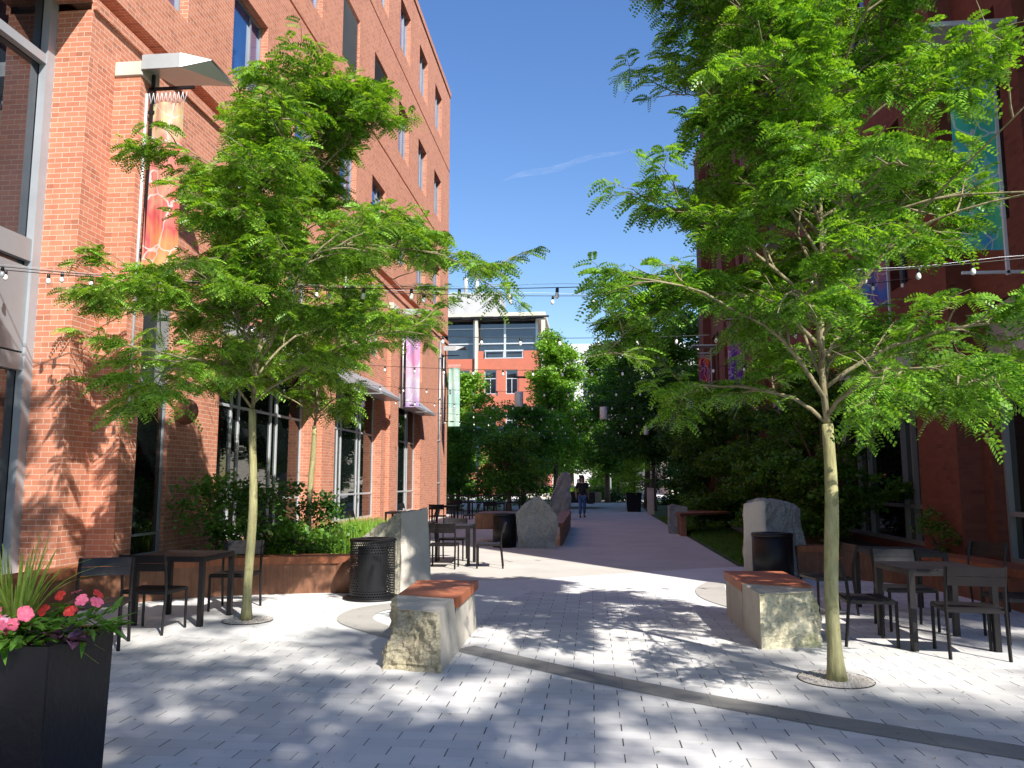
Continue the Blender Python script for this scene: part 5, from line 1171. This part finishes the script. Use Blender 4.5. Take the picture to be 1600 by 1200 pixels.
# ------------------------------------------------------------------ far buildings
fb = empty('brick_office', (-11, 90, 0), 0, 'distant red brick office with glazed top floor and pale flat roof', 'building')
def fl(b, n, m, par=None):
    o = b.build(n, m, par or fb)
    if par is None: o.location = (11, -90, 0)
    return o
wn = [(-9.62, -8.25, 11.5, 14.3), (-12.1, -10.7, 11.5, 14.3), (-15.2, -13.8, 11.5, 14.3), (-9.62, -8.25, 6.5, 9.5), (-12.1, -10.7, 6.5, 9.5)]
def facadeY(b, Y, x0, x1, z0, z1, ops, depth=.25):
    xs = sorted({x0, x1, *[q for o in ops for q in o[:2]]}); zs = sorted({z0, z1, *[q for o in ops for q in o[2:4]]})
    for i in range(len(xs)-1):
        for j in range(len(zs)-1):
            xm, zm = (xs[i]+xs[i+1])/2, (zs[j]+zs[j+1])/2
            if any(o[0] < xm < o[1] and o[2] < zm < o[3] for o in ops): continue
            b.face([(xs[i], Y, zs[j]), (xs[i+1], Y, zs[j]), (xs[i+1], Y, zs[j+1]), (xs[i], Y, zs[j+1])])
    for xa, xb, za, zb in ops:
        b.face([(xa, Y, za), (xa, Y+depth, za), (xb, Y+depth, za), (xb, Y, za)]); b.face([(xa, Y, zb), (xb, Y, zb), (xb, Y+depth, zb), (xa, Y+depth, zb)])
        b.face([(xa, Y, za), (xa, Y, zb), (xa, Y+depth, zb), (xa, Y+depth, za)]); b.face([(xb, Y, za), (xb, Y+depth, za), (xb, Y+depth, zb), (xb, Y, zb)])
YB = 90
b = MB(); facadeY(b, YB, -30, -5.0, 0, 15.6, wn); facadeY(b, YB, -13.1, -12.2, 15.6, 16.5, []); facadeY(b, YB, -7.6, -5.0, 15.6, 16.5, []); 
b.face([(-5.0, YB, 0), (-5.0, 104, 0), (-5.0, 104, 16.5), (-5.0, YB, 16.5)]); b.face([(-30, YB, 15.6), (-5, YB, 15.6), (-5, 104, 15.6), (-30, 104, 15.6)]); fl(b, 'wall', M['brick_far'])
for xa, xb, za, zb in wn:
    f = MB(); f.box(xa, xa+.1, YB+.15, YB+.2, za, zb); f.box(xb-.1, xb, YB+.15, YB+.2, za, zb); f.box(xa+.1, xb-.1, YB+.15, YB+.2, za, za+.1); f.box(xa+.1, xb-.1, YB+.15, YB+.2, zb-.1, zb); f.box(xa+.1, xb-.1, YB+.14, YB+.21, zb-1.05, zb-.95); f.box((xa+xb)/2-.04, (xa+xb)/2+.04, YB+.145, YB+.205, za+.1, zb-1.05)
    fo = fl(f, 'window_frame', M['metal_light']); g = MB(); g.face([(xa, YB+.18, za), (xb, YB+.18, za), (xb, YB+.18, zb), (xa, YB+.18, zb)]); g.build('pane', M['glass'], fo)
g = MB(); g.face([(-30, YB+.9, 15.6), (-6.0, YB+.9, 15.6), (-6.0, YB+.9, 20.4), (-30, YB+.9, 20.4)]); g.face([(-6.0, YB+.9, 15.6), (-6.0, 104, 15.6), (-6.0, 104, 20.4), (-6.0, YB+.9, 20.4)]); fl(g, 'penthouse_glass', M['glass'])
b = MB()
for x in (-24, -20.5, -17, -13.4, -9.8, -6.1): b.box(x-.12, x+.12, YB+.7, YB+.89, 15.6, 20.4)
b.box(-30, -6, YB+.72, YB+.88, 17.4, 17.55); b.box(-30, -6, YB+.72, YB+.88, 19.2, 19.3)
b.box(-12.1, -7.6, YB+.0, YB+.06, 16.45, 16.6); b.box(-12.1, -7.6, YB+.0, YB+.06, 15.62, 15.72)
for x in (-12.0, -9.9, -7.7): b.box(x-.04, x+.04, YB+.06, YB+.1, 15.7, 16.5)
fl(b, 'penthouse_frame', M['metal_light'])
b = MB(); b.box(-30, -5.0, YB-.7, 104, 20.4, 20.85); 
fl(b, 'roof', M['limestone'])
b = MB()
for x in (-20, -17.2, -13.6, -10.4, -7.2): b.box(x, x+2.6, YB-.72, YB-.705, 20.2, 20.42)
b.box(-30, -5.3, YB-.6, YB-.4, 20.1, 20.395); fl(b, 'roof_fascia', M['metal_dark'])
b = MB(); b.box(-13.15, -12.85, YB-.5, YB+.5, 13.3, 20.39); b.box(-5.5, -5.05, YB-.5, YB-.05, 13.6, 20.39); fl(b, 'fin', M['limestone'])
b = MB(); b.box(-24, -11.0, 97, 103, 21.1, 25.1); fl(b, 'plant_room', M['grey_panel'])
b = MB()
for x in (-15.6, -14.2): b.tube([(x, 98, 25.1), (x, 98, 27.3)], .28, 8)
b.tube([(-19, 98, 25), (-19, 98, 30)], .06, 5); fl(b, 'flue', M['metal_light'])
wb = empty('white_office', (3, 112, 0), 0, 'distant white office block behind the centre trees', 'building')
b = MB(); wins2 = [(-3.9+k*2.9, -2.2+k*2.9, z, z+2.9) for k in range(10) for z in (8.5, 13.0, 17.2) if z < 17]
facadeY(b, 110, -5.5, 26, 0, 20.6, wins2); b.face([(-5.5, 110, 0), (-5.5, 125, 0), (-5.5, 125, 20.6), (-5.5, 110, 20.6)]); b.face([(-5.5, 110, 20.6), (26, 110, 20.6), (26, 125, 20.6), (-5.5, 125, 20.6)])
o = b.build('wall', M['white_panel'], wb); o.location = (-3, -112, 0)
for xa, xb, za, zb in wins2:
    f = MB()
    for q in range(4): f.box(xa+(xb-xa)*q/3-.05, xa+(xb-xa)*q/3+.05, 110.1, 110.2, za, zb)
    f.box(xa, xb, 110.09, 110.21, zb-.8, zb-.7); fo = f.build('window_frame', M['metal_light'], wb); fo.location = (-3, -112, 0)
    g = MB(); g.face([(xa, 110.18, za), (xb, 110.18, za), (xb, 110.18, zb), (xa, 110.18, zb)]); g.build('pane', M['glass'], fo)
pb = empty('apartment_block', (14, 82, 0), 0, 'pale block behind the right trees, seen through their leaves', 'building')
b = MB(); facadeY(b, 96, 9, 30, 0, 15, [(10+k*3, 12+k*3, z, z+1.8) for k in range(6) for z in (3, 7, 11)]); b.face([(9, 96, 0), (9, 110, 0), (9, 110, 15), (9, 96, 15)]); o = b.build('wall', M['limestone'], pb); o.location = (-14, -82, 0)
for k in range(6):
    for z in (3, 7, 11):
        g = MB(); g.face([(10+k*3, 96.15, z), (12+k*3, 96.15, z), (12+k*3, 96.15, z+1.8), (10+k*3, 96.15, z+1.8)]); o = g.build('pane', M['glass'], pb); o.location = (-14, -82, 0)

# faint vapour trail high in the sky
vm = NB('vapour'); tp = vm.n('ShaderNodeBsdfTransparent'); df = vm.n('ShaderNodeBsdfDiffuse'); df.inputs[0].default_value = (.9, .9, .9, 1)
vn = vm.noise(vm.geo(), .02, 4); vx = vm.n('ShaderNodeMixShader'); vm.L(vm.rng(vn, .3, .7, .0, .05), vx.inputs[0]); vm.L(tp.outputs[0], vx.inputs[1]); vm.L(df.outputs[0], vx.inputs[2]); vm.L(vx.outputs[0], vm.out.inputs['Surface'])
b = MB(); b.tube([(-210+330*k/12, 1900, 747+72*k/12+4*math.sin(k)) for k in range(13)], [1, 5, 8, 9, 8, 9, 7, 8, 6, 6, 4, 3, 1], 8); tag(b.build('vapour_trail', vm.m), 'faint white vapour trail across the blue sky', 'cloud', kind='stuff')
